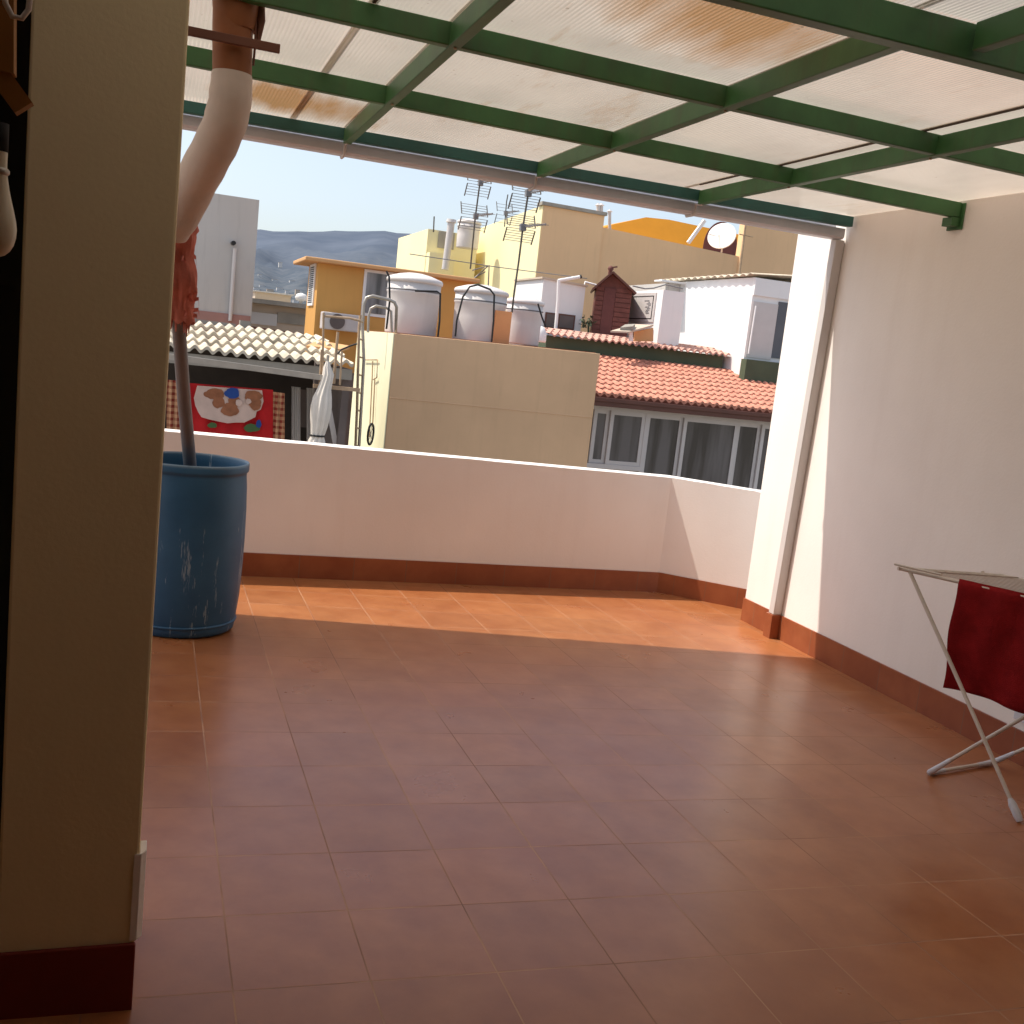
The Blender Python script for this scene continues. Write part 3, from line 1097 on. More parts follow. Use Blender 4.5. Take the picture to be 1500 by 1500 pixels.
# ---- (c) orange house
oh = thing('orange_house', py(560, 470, 20), 'orange rendered rooftop house with a slab roof and a louvred vent', 'building')
Y = 20
c0 = cor(466.5, 400, Y)
x0 = c0.x
x1 = cor(692, 440, Y).x
ztop = cor(560, 397, Y).z
dep = 1.5
mb = MB().box(x0, x1, Y, Y + dep, -8, ztop)
mb.build('wall', M['orange'], oh)
mb = MB()
mb.box(x0 - .32, x1 + .06, Y - .25, Y + dep + .3, ztop + .002, ztop + .085)
mb.build('roof_slab', M['orange_slab'], oh, .02)
block(oh, 'lower_wall', M['interior_grey'], x0 + .002, x1, Y - .03, Y - .003, -8, cor(500, 545, Y).z)
# louvred vent on the sunlit left face
mb = MB()
zv0, zv1 = cor(460, 447, Y).z, cor(462, 384, Y).z
mb.box(x0 - .03, x0 - .002, Y + .35, Y + 1.15, zv0, zv1)
vt = mb.build('louvre_frame', M['bright_white'], oh)
mb = MB()
for k in range(18):
    z = zv0 + .06 + (zv1 - zv0 - .1) * k / 18
    mb.box(x0 - .036, x0 - .0305, Y + .45, Y + 1.05, z, z + .022)
mb.build('slot', M['black_hose'], vt)
a, b = cor(534, 394, Y), cor(600, 470, Y)
mb = MB()
fr = .06
mb.box(a.x, b.x, Y - .03, Y - .002, b.z, a.z)
wf = mb.build('window_frame', M['bright_white'], oh)
MB().box(a.x + fr, b.x - fr, Y - .04, Y - .031, b.z + fr, a.z - fr).build('pane', M['glass_grey'], wf)

# ---- (d) AC unit on the orange house
au = thing('air_conditioner', py(510, 475, 19.6), 'white outdoor air conditioning unit with a round fan grille on the orange wall', 'air conditioner')
a, b = cor(473.5, 456, 19.5), cor(530, 488, 19.5)
block(au, 'casing', M['frame'], a.x, b.x, 19.5, 19.85, b.z, a.z, .02)
cc = cor(494, 471, 19.5)
MB().tube([cc + Vector((0, -.006, 0)), cc + Vector((0, -.025, 0))], .155, 24).build('fan_grille', M['interior_grey'], au)

# ---- (e) pale yellow stair tower in front (the tan front face)
yb = thing('stair_tower', py(720, 590, 15), 'pale yellow flat roofed stair tower with a tan shaded front, below the white tanks', 'building')
Y = 15
xl = cor(578.5, 488, Y).x
xr = cor(874.5, 560, Y).x
zt1, zt2 = cor(579, 488, Y).z, cor(875, 517.5, Y).z
yback = 18.3
mb = MB()
mb.hexa([(xl, Y, -8), (xr, Y, -8), (xr, yback, -8), (xl, yback, -8)], [(xl, Y, zt1), (xr, Y, zt2), (xr, yback, zt2), (xl, yback, zt1)])
# a shallow lintel line across the front
mb.build('wall', M['yellow_shaded'], yb, .01)
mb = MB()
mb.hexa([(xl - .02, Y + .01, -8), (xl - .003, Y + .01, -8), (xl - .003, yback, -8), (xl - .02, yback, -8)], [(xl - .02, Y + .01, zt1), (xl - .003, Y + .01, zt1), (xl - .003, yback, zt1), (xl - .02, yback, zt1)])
lab(mb.build('sunlit_side', M['yellow_sunlit'], yb), 'bright pale yellow sunlit side of the tower')  # lighter skin paints the sun on this side
zg1, zg2 = cor(575, 583, Y).z, cor(868, 612, Y).z
mb = MB()
mb.hexa([(xl + .01, Y - .012, zg1), (xr - .01, Y - .012, zg2), (xr - .01, Y - .001, zg2), (xl + .01, Y - .001, zg1)], [(xl + .01, Y - .004, zg1 + .014), (xr - .01, Y - .004, zg2 + .014), (xr - .01, Y - .001, zg2 + .014), (xl + .01, Y - .001, zg1 + .014)])
mb.build('ledge', M['yellow_shaded'], yb)
mb = MB()
mb.hexa([(xl + .05, Y + .12, zt1 + .001), (xr - .05, Y + .12, zt2 + .001), (xr - .05, yback - .05, zt2 + .001), (xl + .05, yback - .05, zt1 + .001)], [(xl + .05, Y + .12, zt1 + .012), (xr - .05, Y + .12, zt2 + .012), (xr - .05, yback - .05, zt2 + .012), (xl + .05, yback - .05, zt1 + .012)])
mb.build('roof_deck', M['deck'], yb)
ztank = zt1 - .02

# water tanks on the tower roof
def tank(u, v0, v1, y, ru, label, lidded=True, grp=None):
    c = cor(u, v1, y)
    top = cor(u, v0, y).z
    r = ru / FPX * (cor(u, v0, y) - CAM).dot(CF)
    h = top - c.z
    t = thing('water_tank', c, label, 'water tank', grp)
    hh = h * .88
    MB().lathe([(.02, 0), (r * .93, 0), (r * .955, .03), (r * .975, hh * .5), (r * .985, hh * .74), (r * 1.01, hh * .76), (r * 1.01, hh * .79), (r * .985, hh * .80), (r, hh * .95), (.02, hh * .95)], c, 40).build('body', M['tank'], t)
    MB().lathe([(r * .99, hh * .94), (r * 1.05, hh * .95), (r * 1.055, hh * 1.0), (r * 1.0, hh * 1.035), (r * .6, hh * 1.10), (r * .28, hh * 1.13), (r * .26, h * .995), (.01, h)], c, 40).build('lid', M['tank'], t)
    MB().tube([c + Vector((r * 1.0 * math.cos(k * math.pi / 20), r * 1.0 * math.sin(k * math.pi / 20), hh * .805)) for k in range(41)], .014, 6, False).build('strap', M['grey_pipe'], t)
    return t, c, r, h


t1, c1, r1, h1 = tank(600.5, 399, 491, 16.2, 39.5, 'largest white water tank on the tower roof, nearest the metal ladder')
t2, c2, r2, h2 = tank(698, 416, 503, 16.0, 38.5, 'second white water tank on the tower roof, with dark hoses over its lid')
t3, c3, r3, h3 = tank(763, 433, 505, 16.9, 27, 'small shaded white water tank on the tower roof, right of the orange chimney')
for t_, pts, y in ((t1, ((566, 397), (570, 405), (571, 440), (566, 482)), 15.55), (t1, ((608, 426), (640, 427), (645, 430), (644, 470), (641, 497)), 15.55),
                   (t2, ((667, 493), (669, 470), (678, 435), (688, 420), (700, 417)), 15.35), (t2, ((700, 417), (718, 424), (724, 432), (723, 470), (720, 502)), 15.35),
                   (t3, ((788, 445), (794, 465), (800, 480)), 16.4)):
    MB().tube([cor(u, v, y) for u, v in pts], .017, 8).build('hose', M['black_hose'], t_)

ch = thing('chimney_stub', py(738, 480, 15.6), 'short orange masonry stub on the tower roof carrying an aerial mast', 'chimney')
a, b = cor(727, 456, 15.5), cor(745, 508, 15.5)
block(ch, 'stub', M['salmon'], a.x, b.x, 15.5, 15.75, zt2 - .02, a.z + .02, .006)

# ---- (f) aerials
def aerial(mast_pts, y, heads, label, r=.018):
    a = cor(*mast_pts[0], y)
    t = thing('tv_aerial', cor(*mast_pts[-1], y), label, 'aerial')
    MB().tube([cor(u, v, y) for u, v in mast_pts], r, 8).build('mast', M['mast'], t)
    for (u, v, wpx, hpx, nr) in heads:
        c = cor(u, v, y)
        k = (c - CAM).dot(CF) / FPX
        W, Hh = wpx * k, hpx * k
        for s in (1, -1):
            g_ = MB()
            for q in range(nr):
                f = (q + .6) / nr
                z = c.z + s * Hh * f
                yq = c.y + .08 + Hh * f * .55
                g_.tube([(c.x - W / 2, yq, z), (c.x + W / 2, yq, z)], .0055, 5)
            rf = g_.build('reflector', M['rod'], t)
            for xx in (-W / 2, W / 2):
                MB().tube([(c.x + xx, c.y + .08 + Hh * .05, c.z + s * Hh * .12), (c.x + xx, c.y + .08 + Hh * .62, c.z + s * Hh * 1.05)], .013, 6).build('edge_bar', M['mast'], rf)
        bm_ = MB()
        bm_.tube([c + Vector((0, .1, 0)), c + Vector((.15, -.75, .02))], .012, 6)
        for q in range(8):
            pc = c + Vector((.15 * (q + 1) / 9, .05 - .78 * (q + 1) / 9, .02))
            bm_.tube([pc - Vector((.11, 0, 0)), pc + Vector((.11, 0, 0))], .005, 5)
        bm_.build('boom', M['rod'], t)
        block(t, 'junction_box', M['grey_pipe'], c.x - .05, c.x + .05, c.y - .05, c.y + .05, c.z - .06, c.z + .06)
    return t


aerial([(706, 240), (703, 268), (696, 320), (692, 362), (689, 394)], 20.4, [(697, 317, 40, 19, 5), (704, 268, 36, 18, 5)], 'dark aerial mast with grid reflectors rising from the orange house roof')
aerial([(779, 250), (774, 282), (766, 333), (760, 382), (753, 430), (750, 458)], 15.65, [(766, 333, 44, 20, 6), (774, 283, 44, 22, 6)], 'tall dark aerial mast with grid reflectors on the orange chimney stub')
aerial([(744, 285), (742, 296), (739, 332)], 28.6, [(741, 312, 24, 15, 3)], 'short distant aerial on the lemon yellow building roof')

# ---- (g) large lemon and ochre building behind
bb = thing('ochre_building', py(900, 380, 30), 'large flat roofed building, lemon yellow on its sunlit side and ochre in shade', 'building')
Y = 30
xc = cor(797, 303, Y).x
z_a = cor(799, 301, Y).z
x_b = cor(884, 330, Y).x
z_b = cor(884, 316, Y).z
x_c = cor(1180, 390, Y).x
z_c0, z_c1 = cor(886, 333, Y).z, cor(1085, 366, Y).z
mb = MB()
mb.hexa([(xc, Y, -8), (x_b, Y, -8), (x_b, Y + 10.5, -8), (xc, Y + 10.5, -8)], [(xc, Y, z_a), (x_b, Y, z_b), (x_b, Y + 10.5, z_b), (xc, Y + 10.5, z_a - .3)])
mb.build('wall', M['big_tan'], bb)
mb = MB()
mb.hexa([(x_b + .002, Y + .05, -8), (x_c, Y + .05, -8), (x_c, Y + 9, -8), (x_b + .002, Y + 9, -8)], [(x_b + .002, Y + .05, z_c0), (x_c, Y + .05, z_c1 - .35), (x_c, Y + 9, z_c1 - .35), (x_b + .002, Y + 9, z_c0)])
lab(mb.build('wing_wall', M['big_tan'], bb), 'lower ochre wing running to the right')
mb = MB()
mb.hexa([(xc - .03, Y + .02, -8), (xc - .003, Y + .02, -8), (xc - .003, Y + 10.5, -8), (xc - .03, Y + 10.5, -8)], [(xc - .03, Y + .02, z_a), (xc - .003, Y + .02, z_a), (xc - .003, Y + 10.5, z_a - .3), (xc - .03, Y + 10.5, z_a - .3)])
lab(mb.build('sunlit_side', M['big_light'], bb), 'lemon yellow sunlit side')  # lemon skin paints the sunlight on the left face
mb = MB()
mb.hexa([(xc - .1, Y - .08, z_a + .003), (x_b + .06, Y - .08, z_b + .003), (x_b + .06, Y + .4, z_b + .003), (xc - .1, Y + .4, z_a + .003)], [(xc - .1, Y - .08, z_a + .11), (x_b + .06, Y - .08, z_b + .11), (x_b + .06, Y + .4, z_b + .11), (xc - .1, Y + .4, z_a + .11)])
mb.build('coping', M['concrete'], bb)
mb = MB()
xq = cor(1086, 360, Y).x
mb.box(xq, x_c + 1.5, Y - .02, Y + .3, -8, cor(1120, 300, Y).z)
lab(mb.build('end_wall', M['big_tan'], bb), 'taller ochre end wall behind the white shed')
for (u0, v0, v1) in ((876, 301, 320), (881, 301, 321), (893, 310, 332)):
    a, b = cor(u0, v0, Y + .6), cor(u0, v1 + 4, Y + .6)
    fl = MB().tube([b, a], .055, 10)
    fl.tube([a + Vector((0, 0, .0)), a + Vector((0, 0, .07))], [.10, .02], 10)
    f_ = thing('vent_pipe', b, {876: 'left one of two close grey vent pipes on the ochre roof edge', 881: 'right one of two close grey vent pipes on the ochre roof edge', 893: 'lone grey vent pipe beside the roof step of the ochre building'}[u0], 'vent pipe')
    fl.build('pipe', M['frame'], f_)
# lower far-left block of the lemon building
lw = thing('lemon_block', py(655, 365, 37), 'lower lemon yellow block with pipes and a tank, behind the orange house', 'building')
Y2 = 36
xa_, xb_ = cor(626, 350, Y2).x, cor(700, 350, Y2).x
zt_ = cor(640, 337, Y2).z
block(lw, 'wall', M['big_light'], xa_, xb_, Y2, Y2 + 5, -8, zt_)
block(lw, 'parapet_block', M['big_light'], xa_ + .02, cor(664, 350, Y2).x, Y2 - .5, Y2 - .002, -8, cor(650, 372, Y2 - .5).z)
a, b = cor(643, 338, Y2 - .02), cor(664, 366, Y2 - .02)
block(lw, 'recess', M['concrete'], a.x, b.x, Y2 - .05, Y2 - .003, b.z, a.z)
fl = thing('flue', py(655, 370, 35), 'tall white flue pipe in front of the lemon block', 'flue')
mb = MB().tube([cor(652, 395, 35), cor(661, 326, 35)], .13, 14)
mb.tube([cor(661, 326, 35), cor(661.5, 321.5, 35)], [.19, .17], 14)
mb.build('pipe', M['frame'], fl)
tank(684, 320, 364, 34.6, 17, 'distant white water tank with a wide lid, behind the left aerial mast')
ms = MB().tube([cor(635, 340, Y2), cor(636, 317, Y2)], .025, 6)
tag(ms.build('thin_mast', M['mast']), 'short thin mast at the corner of the lemon block', 'mast')

# ---- (h) orange gable building with arch and satellite dish
og = thing('gable_building', py(1020, 340, 40), 'bright orange sloping roofed building behind the ochre wing', 'building')
Y3 = 40
pts = [(880, 336), (912, 326), (965, 314.5), (1000, 318), (1105, 341), (1180, 352), (1180, 420), (880, 420)]
mb = MB()
mb.poly([cor(u, v, Y3) for u, v in pts], (0, 6, 0))
# tip the front towards the sun as a sloping roof plane
for i in range(len(pts)):
    mb.v[i].y -= (mb.v[i].z - cor(1000, 400, Y3).z) * -.55
mb.build('roof', M['dome'], og)
mb = MB()
mb.bar(cor(1032, 323, Y3 - .5), cor(1008, 356, Y3 - .5), .14, .14)
mb.build('roof_batten', M['bright_white'], og)
sd = thing('satellite_dish', py(1058, 350, 31), 'white oval satellite dish standing on the ochre wing roof', 'satellite dish')
dc = cor(1058, 347.5, 31)
rd = 20.5 / FPX * (dc - CAM).dot(CF)
mb = MB()
ax = Vector((-.62, -.66, .42)).normalized()
ex = ax.cross(Vector((0, 0, 1))).normalized()
ey = ex.cross(ax).normalized()
ey = -ey if ey.z < 0 else ey
rows = []
for i in range(9):
    rr = i / 8
    rows.append([dc + ex * math.cos(2 * math.pi * k / 36) * rr * rd * 1.02 + ey * math.sin(2 * math.pi * k / 36) * rr * rd * 1.05 + ax * (.16 * rr * rr * rd) for k in range(37)])
mb.grid(rows)
ds = mb.build('reflector', M['bright_white'], sd)
md = ds.modifiers.new('thickness', 'SOLIDIFY')
md.thickness = .02
MB().tube([dc - ax * .03, dc - ax * .2 - Vector((0, 0, .3)), Vector((dc.x - ax.x * .2, dc.y - ax.y * .2, z_c1 - .8))], .03, 8).build('mount', M['frame'], sd)
MB().tube([dc - ey * rd * .95, dc + ax * rd * .95 - ey * rd * .4], .015, 6).build('feed_arm', M['frame'], sd)
mb = MB()
ac_, rA = cor(1053, 368, 30.4), 30 / FPX * 36
arch = []
for k in range(17):
    a_ = math.pi * k / 16
    arch.append(cor(1055, 362, 37) + Vector((math.cos(a_) * .78, 0, math.sin(a_) * 1.02)))
arch = [arch[0] - Vector((0, 0, 2))] + arch + [arch[-1] - Vector((0, 0, 2))]
mb.poly(arch, (0, .02, 0))  # flat dark shape paints the shade of the arch
lab(mb.build('arch_shade', M['shed_door'], og), 'dark brown patch painting the arch shade behind the dish')
pm = thing('pole_aerial', py(1085, 380, 29), 'thin tan pole with a crossbar rising behind the corrugated white shed', 'pole')
MB().tube([cor(1083, 402, 29), cor(1092, 330, 29)], .035, 8).build('pole', M['rusty'], pm)
MB().tube([cor(1083, 343, 29), cor(1103, 347, 29)], .02, 6).build('crossbar', M['rusty'], pm)

# ---- (i) row of rooftop huts in front of the ochre wall
wb = thing('white_hut', py(815, 450, 24), 'white rendered rooftop hut with two dark window openings, right of the small tank', 'hut')
Y4 = 24
xl_, xr_ = cor(793, 440, Y4).x, cor(855.5, 440, Y4).x
za_, zb2 = cor(793, 408, Y4).z, cor(856, 420, Y4).z
mb = MB().hexa([(xl_, Y4, -8), (xr_, Y4, -8), (xr_, Y4 + 2.2, -8), (xl_, Y4 + 2.2, -8)], [(xl_, Y4, za_), (xr_, Y4, zb2), (xr_, Y4 + 2.2, zb2), (xl_, Y4 + 2.2, za_)])
mb.build('wall', M['bright_white'], wb)
mb = MB().hexa([(xl_ - .06, Y4 - .05, za_ + .002), (xr_ + .05, Y4 - .05, zb2 + .002), (xr_ + .05, Y4 + 2.3, zb2 + .002), (xl_ - .06, Y4 + 2.3, za_ + .002)], [(xl_ - .06, Y4 - .05, za_ + .05), (xr_ + .05, Y4 - .05, zb2 + .05), (xr_ + .05, Y4 + 2.3, zb2 + .05), (xl_ - .06, Y4 + 2.3, za_ + .05)])
mb.build('coping', M['house_beige'], wb)
for (u0, v0, u1, v1) in ((799, 457, 813, 482), (818, 459, 840, 484)):
    a, b = cor(u0, v0, Y4), cor(u1, v1, Y4)
    f_ = MB().box(a.x, b.x, Y4 - .03, Y4 - .003, b.z, a.z).build('window_frame', M['brown_fascia'], wb)
    MB().box(a.x + .04, b.x - .04, Y4 - .036, Y4 - .031, b.z + .04, a.z - .04).build('pane', M['interior_grey'], f_)
fp_ = MB().tube([cor(814, 482, 23.6), cor(817.5, 440, 23.6), cor(818.5, 410, 23.6)], .045, 10)
fp_.tube([cor(818, 411, 23.6), cor(850, 405.5, 23.6)], .045, 10)
wp = thing('white_pipe', cor(814, 482, 23.6), 'white bent pipe standing in front of the white hut', 'pipe')
fp_.build('pipe', M['bright_white'], wp)
mb = MB().tube([cor(849, 405.6, 23.6), cor(851.5, 405.2, 23.6)], .05, 10)
mb.build('open_end', M['black_hose'], wp)

bs = thing('brown_hut', py(900, 450, 23.5), 'narrow dark brown boarded hut with a pointed roof', 'hut')
Y5 = 23.5
xl_, xr_ = cor(873, 450, Y5).x, cor(921, 450, Y5).x
xm = cor(897, 405, Y5).x
ze = cor(900, 424, Y5).z
zp = cor(898, 402, Y5).z
mb = MB()
prof_ = [(xl_, -8), (xr_, -8), (xr_, ze), (xm, zp), (xl_, ze)]
mb.poly([(x, Y5, z) for x, z in prof_], (0, 1.3, 0))
mb.build('wall', M['shed_brown'], bs)
for k in range(15):
    z = cor(885, 497, Y5).z + k * .125
    if z < ze:
        MB().box(xl_ - .005, xm - .16, Y5 - .022, Y5 - .003, z, z + .10).build('board', M['shed_brown'], bs)
        MB().box(xm + .16, xr_ + .005, Y5 - .022, Y5 - .003, z, z + .10).build('board', M['shed_brown'], bs)
MB().box(xm - .15, xm + .15, Y5 - .03, Y5 - .003, -3, ze + .02).build('door', M['shed_door'], bs)
mb = MB()
mb.bar((xl_ - .10, Y5 + .6, ze - .06), (xm, Y5 + .6, zp + .05), 1.7, .05, (0, 0, 1))
mb.bar((xr_ + .10, Y5 + .6, ze - .06), (xm, Y5 + .6, zp + .05), 1.7, .05, (0, 0, 1))
mb.build('roof', M['brown_fascia'], bs)
mb = MB()
cq = Vector((xm - .05, Y5 + .1, zp + .06))
mb.lathe([(.01, .17), (.05, .15), (.085, .09), (.05, .03), (.06, -.05)], cq, 9)
mb.bar(cq + Vector((-.06, 0, .10)), cq + Vector((.17, -.02, .16)), .06, .035)
mb.build('finial', M['shed_brown'], bs)
mb = MB().tube([cor(856, 420, 24.4), cor(857, 413, 24.4), cor(875, 418, 24.4)], .025, 8)
tag(mb.build('handrail', M['bright_white']), 'short white rail between the white hut and the brown hut', 'rail')
pb = MB()
rnd = random.Random(5)
for k in range(60):
    u, v = rnd.uniform(853, 871), rnd.uniform(466, 480)
    p = cor(u, v, 23.8 + rnd.uniform(-.2, .2))
    d = Vector((rnd.uniform(-1, 1), rnd.uniform(-1, 1), rnd.uniform(-.3, 1))).normalized() * .14
    s = Vector((rnd.uniform(-1, 1), rnd.uniform(-1, 1), rnd.uniform(-1, 1))).normalized() * .035
    pb.add([p, p + d * .5 + s, p + d, p + d * .5 - s], [[0, 1, 2, 3]])
pb.tube([cor(862, 492, 23.8), cor(862, 472, 23.8)], .03, 6)
tag(pb.build('potted_bush', M['green_fascia']), 'small dark bush between the white hut and the brown hut', 'bush')

# boiler cabinet and little lean-to
wc = thing('white_cabinet', py(960, 460, 22.6), 'white cupboard hut with a framed panel door, beside the brown hut', 'cabinet')
Y6 = 22.6
bs.rotation_euler.z = -.36
xl_ = cor(969, 450, Y6).x
xr_ = cor(1001, 450, Y6).x
zt_ = cor(970, 424, Y6).z
block(wc, 'wall', M['bright_white'], xl_, xr_, Y6, Y6 + 2.6, -8, zt_)
zd0, zd1 = cor(960, 474, Y6 + 1).z, cor(960, 431, Y6 + 1).z
yA, yB = Y6 + .35, Y6 + 2.0
dr_ = MB().box(xl_ - .03, xl_ - .003, yA, yB, zd0, zd1).build('door', M['frame'], wc)
mb = MB()
f = .05
mb.box(xl_ - .036, xl_ - .031, yA + .10, yB - .10, zd0 + .08, zd0 + .10)
mb.box(xl_ - .036, xl_ - .031, yA + .10, yB - .10, zd1 - .10, zd1 - .08)
mb.box(xl_ - .036, xl_ - .031, yA + .10, yA + .14, zd0 + .101, zd1 - .101)
mb.box(xl_ - .036, xl_ - .031, yB - .14, yB - .10, zd0 + .101, zd1 - .101)
mb.build('panel_trim', M['black_hose'], dr_)
mb = MB()
rnd = random.Random(11)
for k in range(9):
    z = zd0 + .22 + k * (zd1 - zd0 - .4) / 9
    y0 = yA + .22 + rnd.uniform(0, .12)
    mb.box(xl_ - .036, xl_ - .031, y0, y0 + rnd.uniform(.08, .3), z, z + .022)
mb.build('marking', M['grey_pipe'], dr_)
mb = MB().tube([cor(927, 419, Y6), cor(945, 423, Y6), cor(958, 422, Y6), cor(975, 417, Y6), cor(1000, 423, Y6)], .018, 6)
tag(mb.build('roof_cable', M['grey_pipe']), 'grey cable sagging over the white cupboard hut roof', 'cable')
ts = thing('roof_shelf', py(930, 485, 22), 'thin cream tilted board in front of the white cupboard hut', 'board')
mb = MB().poly([cor(894, 487, 21.6), cor(921, 488, 21.6), cor(957, 478, 22.4), cor(930, 477, 22.6)], (0, 0, .04))
mb.build('board', M['house_beige'], ts)
mb = MB().poly([cor(908, 485, 21.7), cor(926, 483.5, 21.7), cor(930, 479.5, 22.1), cor(915, 480.5, 22.1)], (0, 0, .09))
mb.build('tray', M['concrete'], ts)
mb = MB().poly([cor(929, 486, 22.3), cor(957, 480, 22.3), cor(957, 500, 22.3), cor(929, 500, 22.3)], (0, .03, 0))
mb.build('shelf_back', M['orange_slab'], ts)
mb = MB().bar(cor(924, 486, 21.9), cor(924, 500, 21.9), .09, .06, (0, 1, 0))
mb.build('prop', M['bright_white'], ts)

# grey house part with window between cabinet and shed
gh = thing('grey_annex', py(1005, 450, 25), 'shaded grey annex with a slim white window, left of the corrugated white shed', 'annex')
Y7 = 25.5
block(gh, 'wall', M['grey_wall'], cor(975, 450, Y7).x, cor(1040, 450, Y7).x, Y7, Y7 + 3, -8, cor(990, 416, Y7).z)
a, b = cor(994, 430, Y7), cor(1030, 482, Y7)
f_ = MB().box(a.x, b.x, Y7 - .04, Y7 - .003, b.z, a.z).build('window_frame', M['frame'], gh)
MB().box(a.x + .12, b.x - .1, Y7 - .05, Y7 - .041, b.z + .12, a.z - .1).build('pane', M['glass'], f_)
block(gh, 'roof_edge', M['bright_white'], cor(962, 418, Y7).x, cor(1006, 418, Y7).x, Y7 - .3, Y7 + .2, cor(990, 416, Y7).z + .002, cor(990, 413.5, Y7).z)

# corrugated white shed
ws = thing('white_shed', py(1080, 470, 21.5), 'white shed with a corrugated overhanging roof, bright in the sun', 'shed')
Y8 = 21.5
xl_ = cor(1100, 450, Y8).x
xr_ = xl_ + 3.0
d0, d1 = Y8, Y8 + 4.3
ztl = cor(1105, 406, Y8).z
mb = MB().box(xl_, xr_, d0, d1, -8, ztl)
mb.build('wall', M['bright_white'], ws)
mb = MB()
rows = []
nw = 15 * 8
for (xo, dz) in ((-.14, .0), (xr_ - xl_ + .1, .25)):
    row = []
    for i in range(nw + 1):
        y = d0 - .08 + (d1 - d0 + 1.2) * i / nw
        row.append(Vector((xl_ + xo, y, ztl + .05 + dz + .03 * math.sin(2 * math.pi * i / 8))))
    rows.append(row)
mb.grid(rows)
rf_ = mb.build('corrugated_roof', M['cream_sheet'], ws)
md = rf_.modifiers.new('thickness', 'SOLIDIFY')
md.thickness = .02
# front (shaded) face: fascia band, door recess, handle, green plinth
a, b = cor(1104, 432, Y8), cor(1165, 442, Y8)
block(ws, 'lintel', M['bright_white'], xl_ + .001, xr_, Y8 - .05, Y8 - .003, cor(1130, 436, Y8).z, ztl - .01)
a, b = cor(1103, 440, Y8), cor(1128, 527, Y8)
door_x = b.x
f_ = block(ws, 'door', M['frame'], a.x, b.x, Y8 - .03, Y8 - .003, b.z, a.z - .02)
MB().tube([cor(1107.5, 448, Y8 - .1), cor(1096.5, 518, Y8 - .1)], .022, 8).build('handle', M['bright_white'], f_)
a, b = cor(1141, 442, Y8), cor(1180, 530, Y8)
f_ = block(ws, 'door_opening', M['door_grey'], door_x + .006, b.x + .6, Y8 - .03, Y8 - .003, b.z, a.z)
lab(f_, 'dark blue grey door opening at the right of the shed front')
a, b = cor(1093, 528, Y8 - .3), cor(1180, 545, Y8 - .3)
block(ws, 'plinth', M['green_fascia'], a.x, b.x + .6, Y8 - .32, Y8 - .06, -8, cor(1120, 529, Y8 - .3).z)

# ---- (j) tile roofed house with glazed front
th = thing('tiled_house', py(1000, 640, 19), 'house with a pink clay tile roof and a long row of white framed sliding windows', 'house')
YF = 19.0
xh0, xh1 = cor(820, 600, YF).x, cor(1230, 640, YF).x
zsof = cor(1000, 606, YF).z                  # underside of the eave
mb = MB().box(xh0, xh1, YF + .12, YF + 6, -8, zsof)
mb.build('wall', M['interior_grey'], th)
ye0 = YF - .45
ze0 = cor(1000, 590, ye0).z
yr0 = YF + 3.3
zr0 = cor(960, 530, yr0).z
mb = MB()
xt0 = cor(745, 505, yr0).x
wave_roof(mb, xh0 - 2.2, xh1, ye0, ze0, yr0, zr0, .185, .034, 9, .045, 1.0, 8, .055)
rt = mb.build('roof', M['clay_tile'], th)
mb = MB()                                   # dark strips paint the step shade under the tile ends
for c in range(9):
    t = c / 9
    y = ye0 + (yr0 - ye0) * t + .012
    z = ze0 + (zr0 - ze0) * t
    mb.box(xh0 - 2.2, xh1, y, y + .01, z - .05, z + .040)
mb.build('tile_step_shade', M['tile_shade'], rt)
mb = MB()
mb.box(xh0 - 2.2, xh1, ye0 - .06, ye0 + .10, ze0 - .24, ze0 - .055)
mb.box(xh0 - 2.2, xh1, ye0 - .10, ye0 - .062, ze0 - .14, ze0 - .050)
mb.build('eave_gutter', M['brown_fascia'], th, .01)
mb = MB().box(xh0 - 2.2, xh1, ye0 + .101, YF + .119, ze0 - .16, ze0 - .12)
mb.build('soffit', M['brown_fascia'], th)
# window band: frames as individual sashes
zw1 = cor(1000, 611, YF).z
zw0 = cor(1000, 704, YF).z - .15
sash = [(866, 889, 0), (889, 940, 1), (944, 997, 0), (997, 1077, 1), (1077, 1112, 0), (1112, 1170, 1)]
for (u0, u1, proud) in sash:
    x0_, x1_ = cor(u0, 640, YF).x, cor(u1, 640, YF).x
    yy = YF - .02 - .06 * proud
    zb0 = cor(910, 681, YF).z if u0 < 942 else zw0
    fr = .085
    mb = MB()
    zt_ = zw1
    mb.box(x0_, x1_, yy, yy + .05, zt_ - fr, zt_)
    mb.box(x0_, x1_, yy, yy + .05, zb0, zb0 + fr)
    mb.box(x0_, x0_ + fr, yy + .001, yy + .049, zb0 + fr, zt_ - fr)
    mb.box(x1_ - fr, x1_, yy + .001, yy + .049, zb0 + fr, zt_ - fr)
    f_ = mb.build('window', M['frame'], th)
    MB().box(x0_ + fr, x1_ - fr, yy + .02, yy + .03, zb0 + fr, zt_ - fr).build('pane', M['glass'], f_)
xa_, xb_ = cor(860, 640, YF).x, cor(1180, 640, YF).x
MB().box(xa_, xb_, YF - .10, YF + .118, zw1 + .002, zsof + .02).build('head_rail', M['frame'], th)
xp = cor(940, 640, YF).x
MB().box(xp - .0, xp + .10, YF - .09, YF + .1, zw0, zw1).build('mullion', M['frame'], th)
x0_, x1_ = cor(862, 640, YF).x, cor(941, 640, YF).x
zb0 = cor(910, 681, YF).z
MB().box(x0_, x1_, YF - .10, YF + .1, zb0 - .10, zb0 - .002).build('sill', M['frame'], th)
MB().box(x0_, x1_, YF + .0, YF + .11, -8, zb0 - .101).build('apron_wall', M['grey_wall'], th)
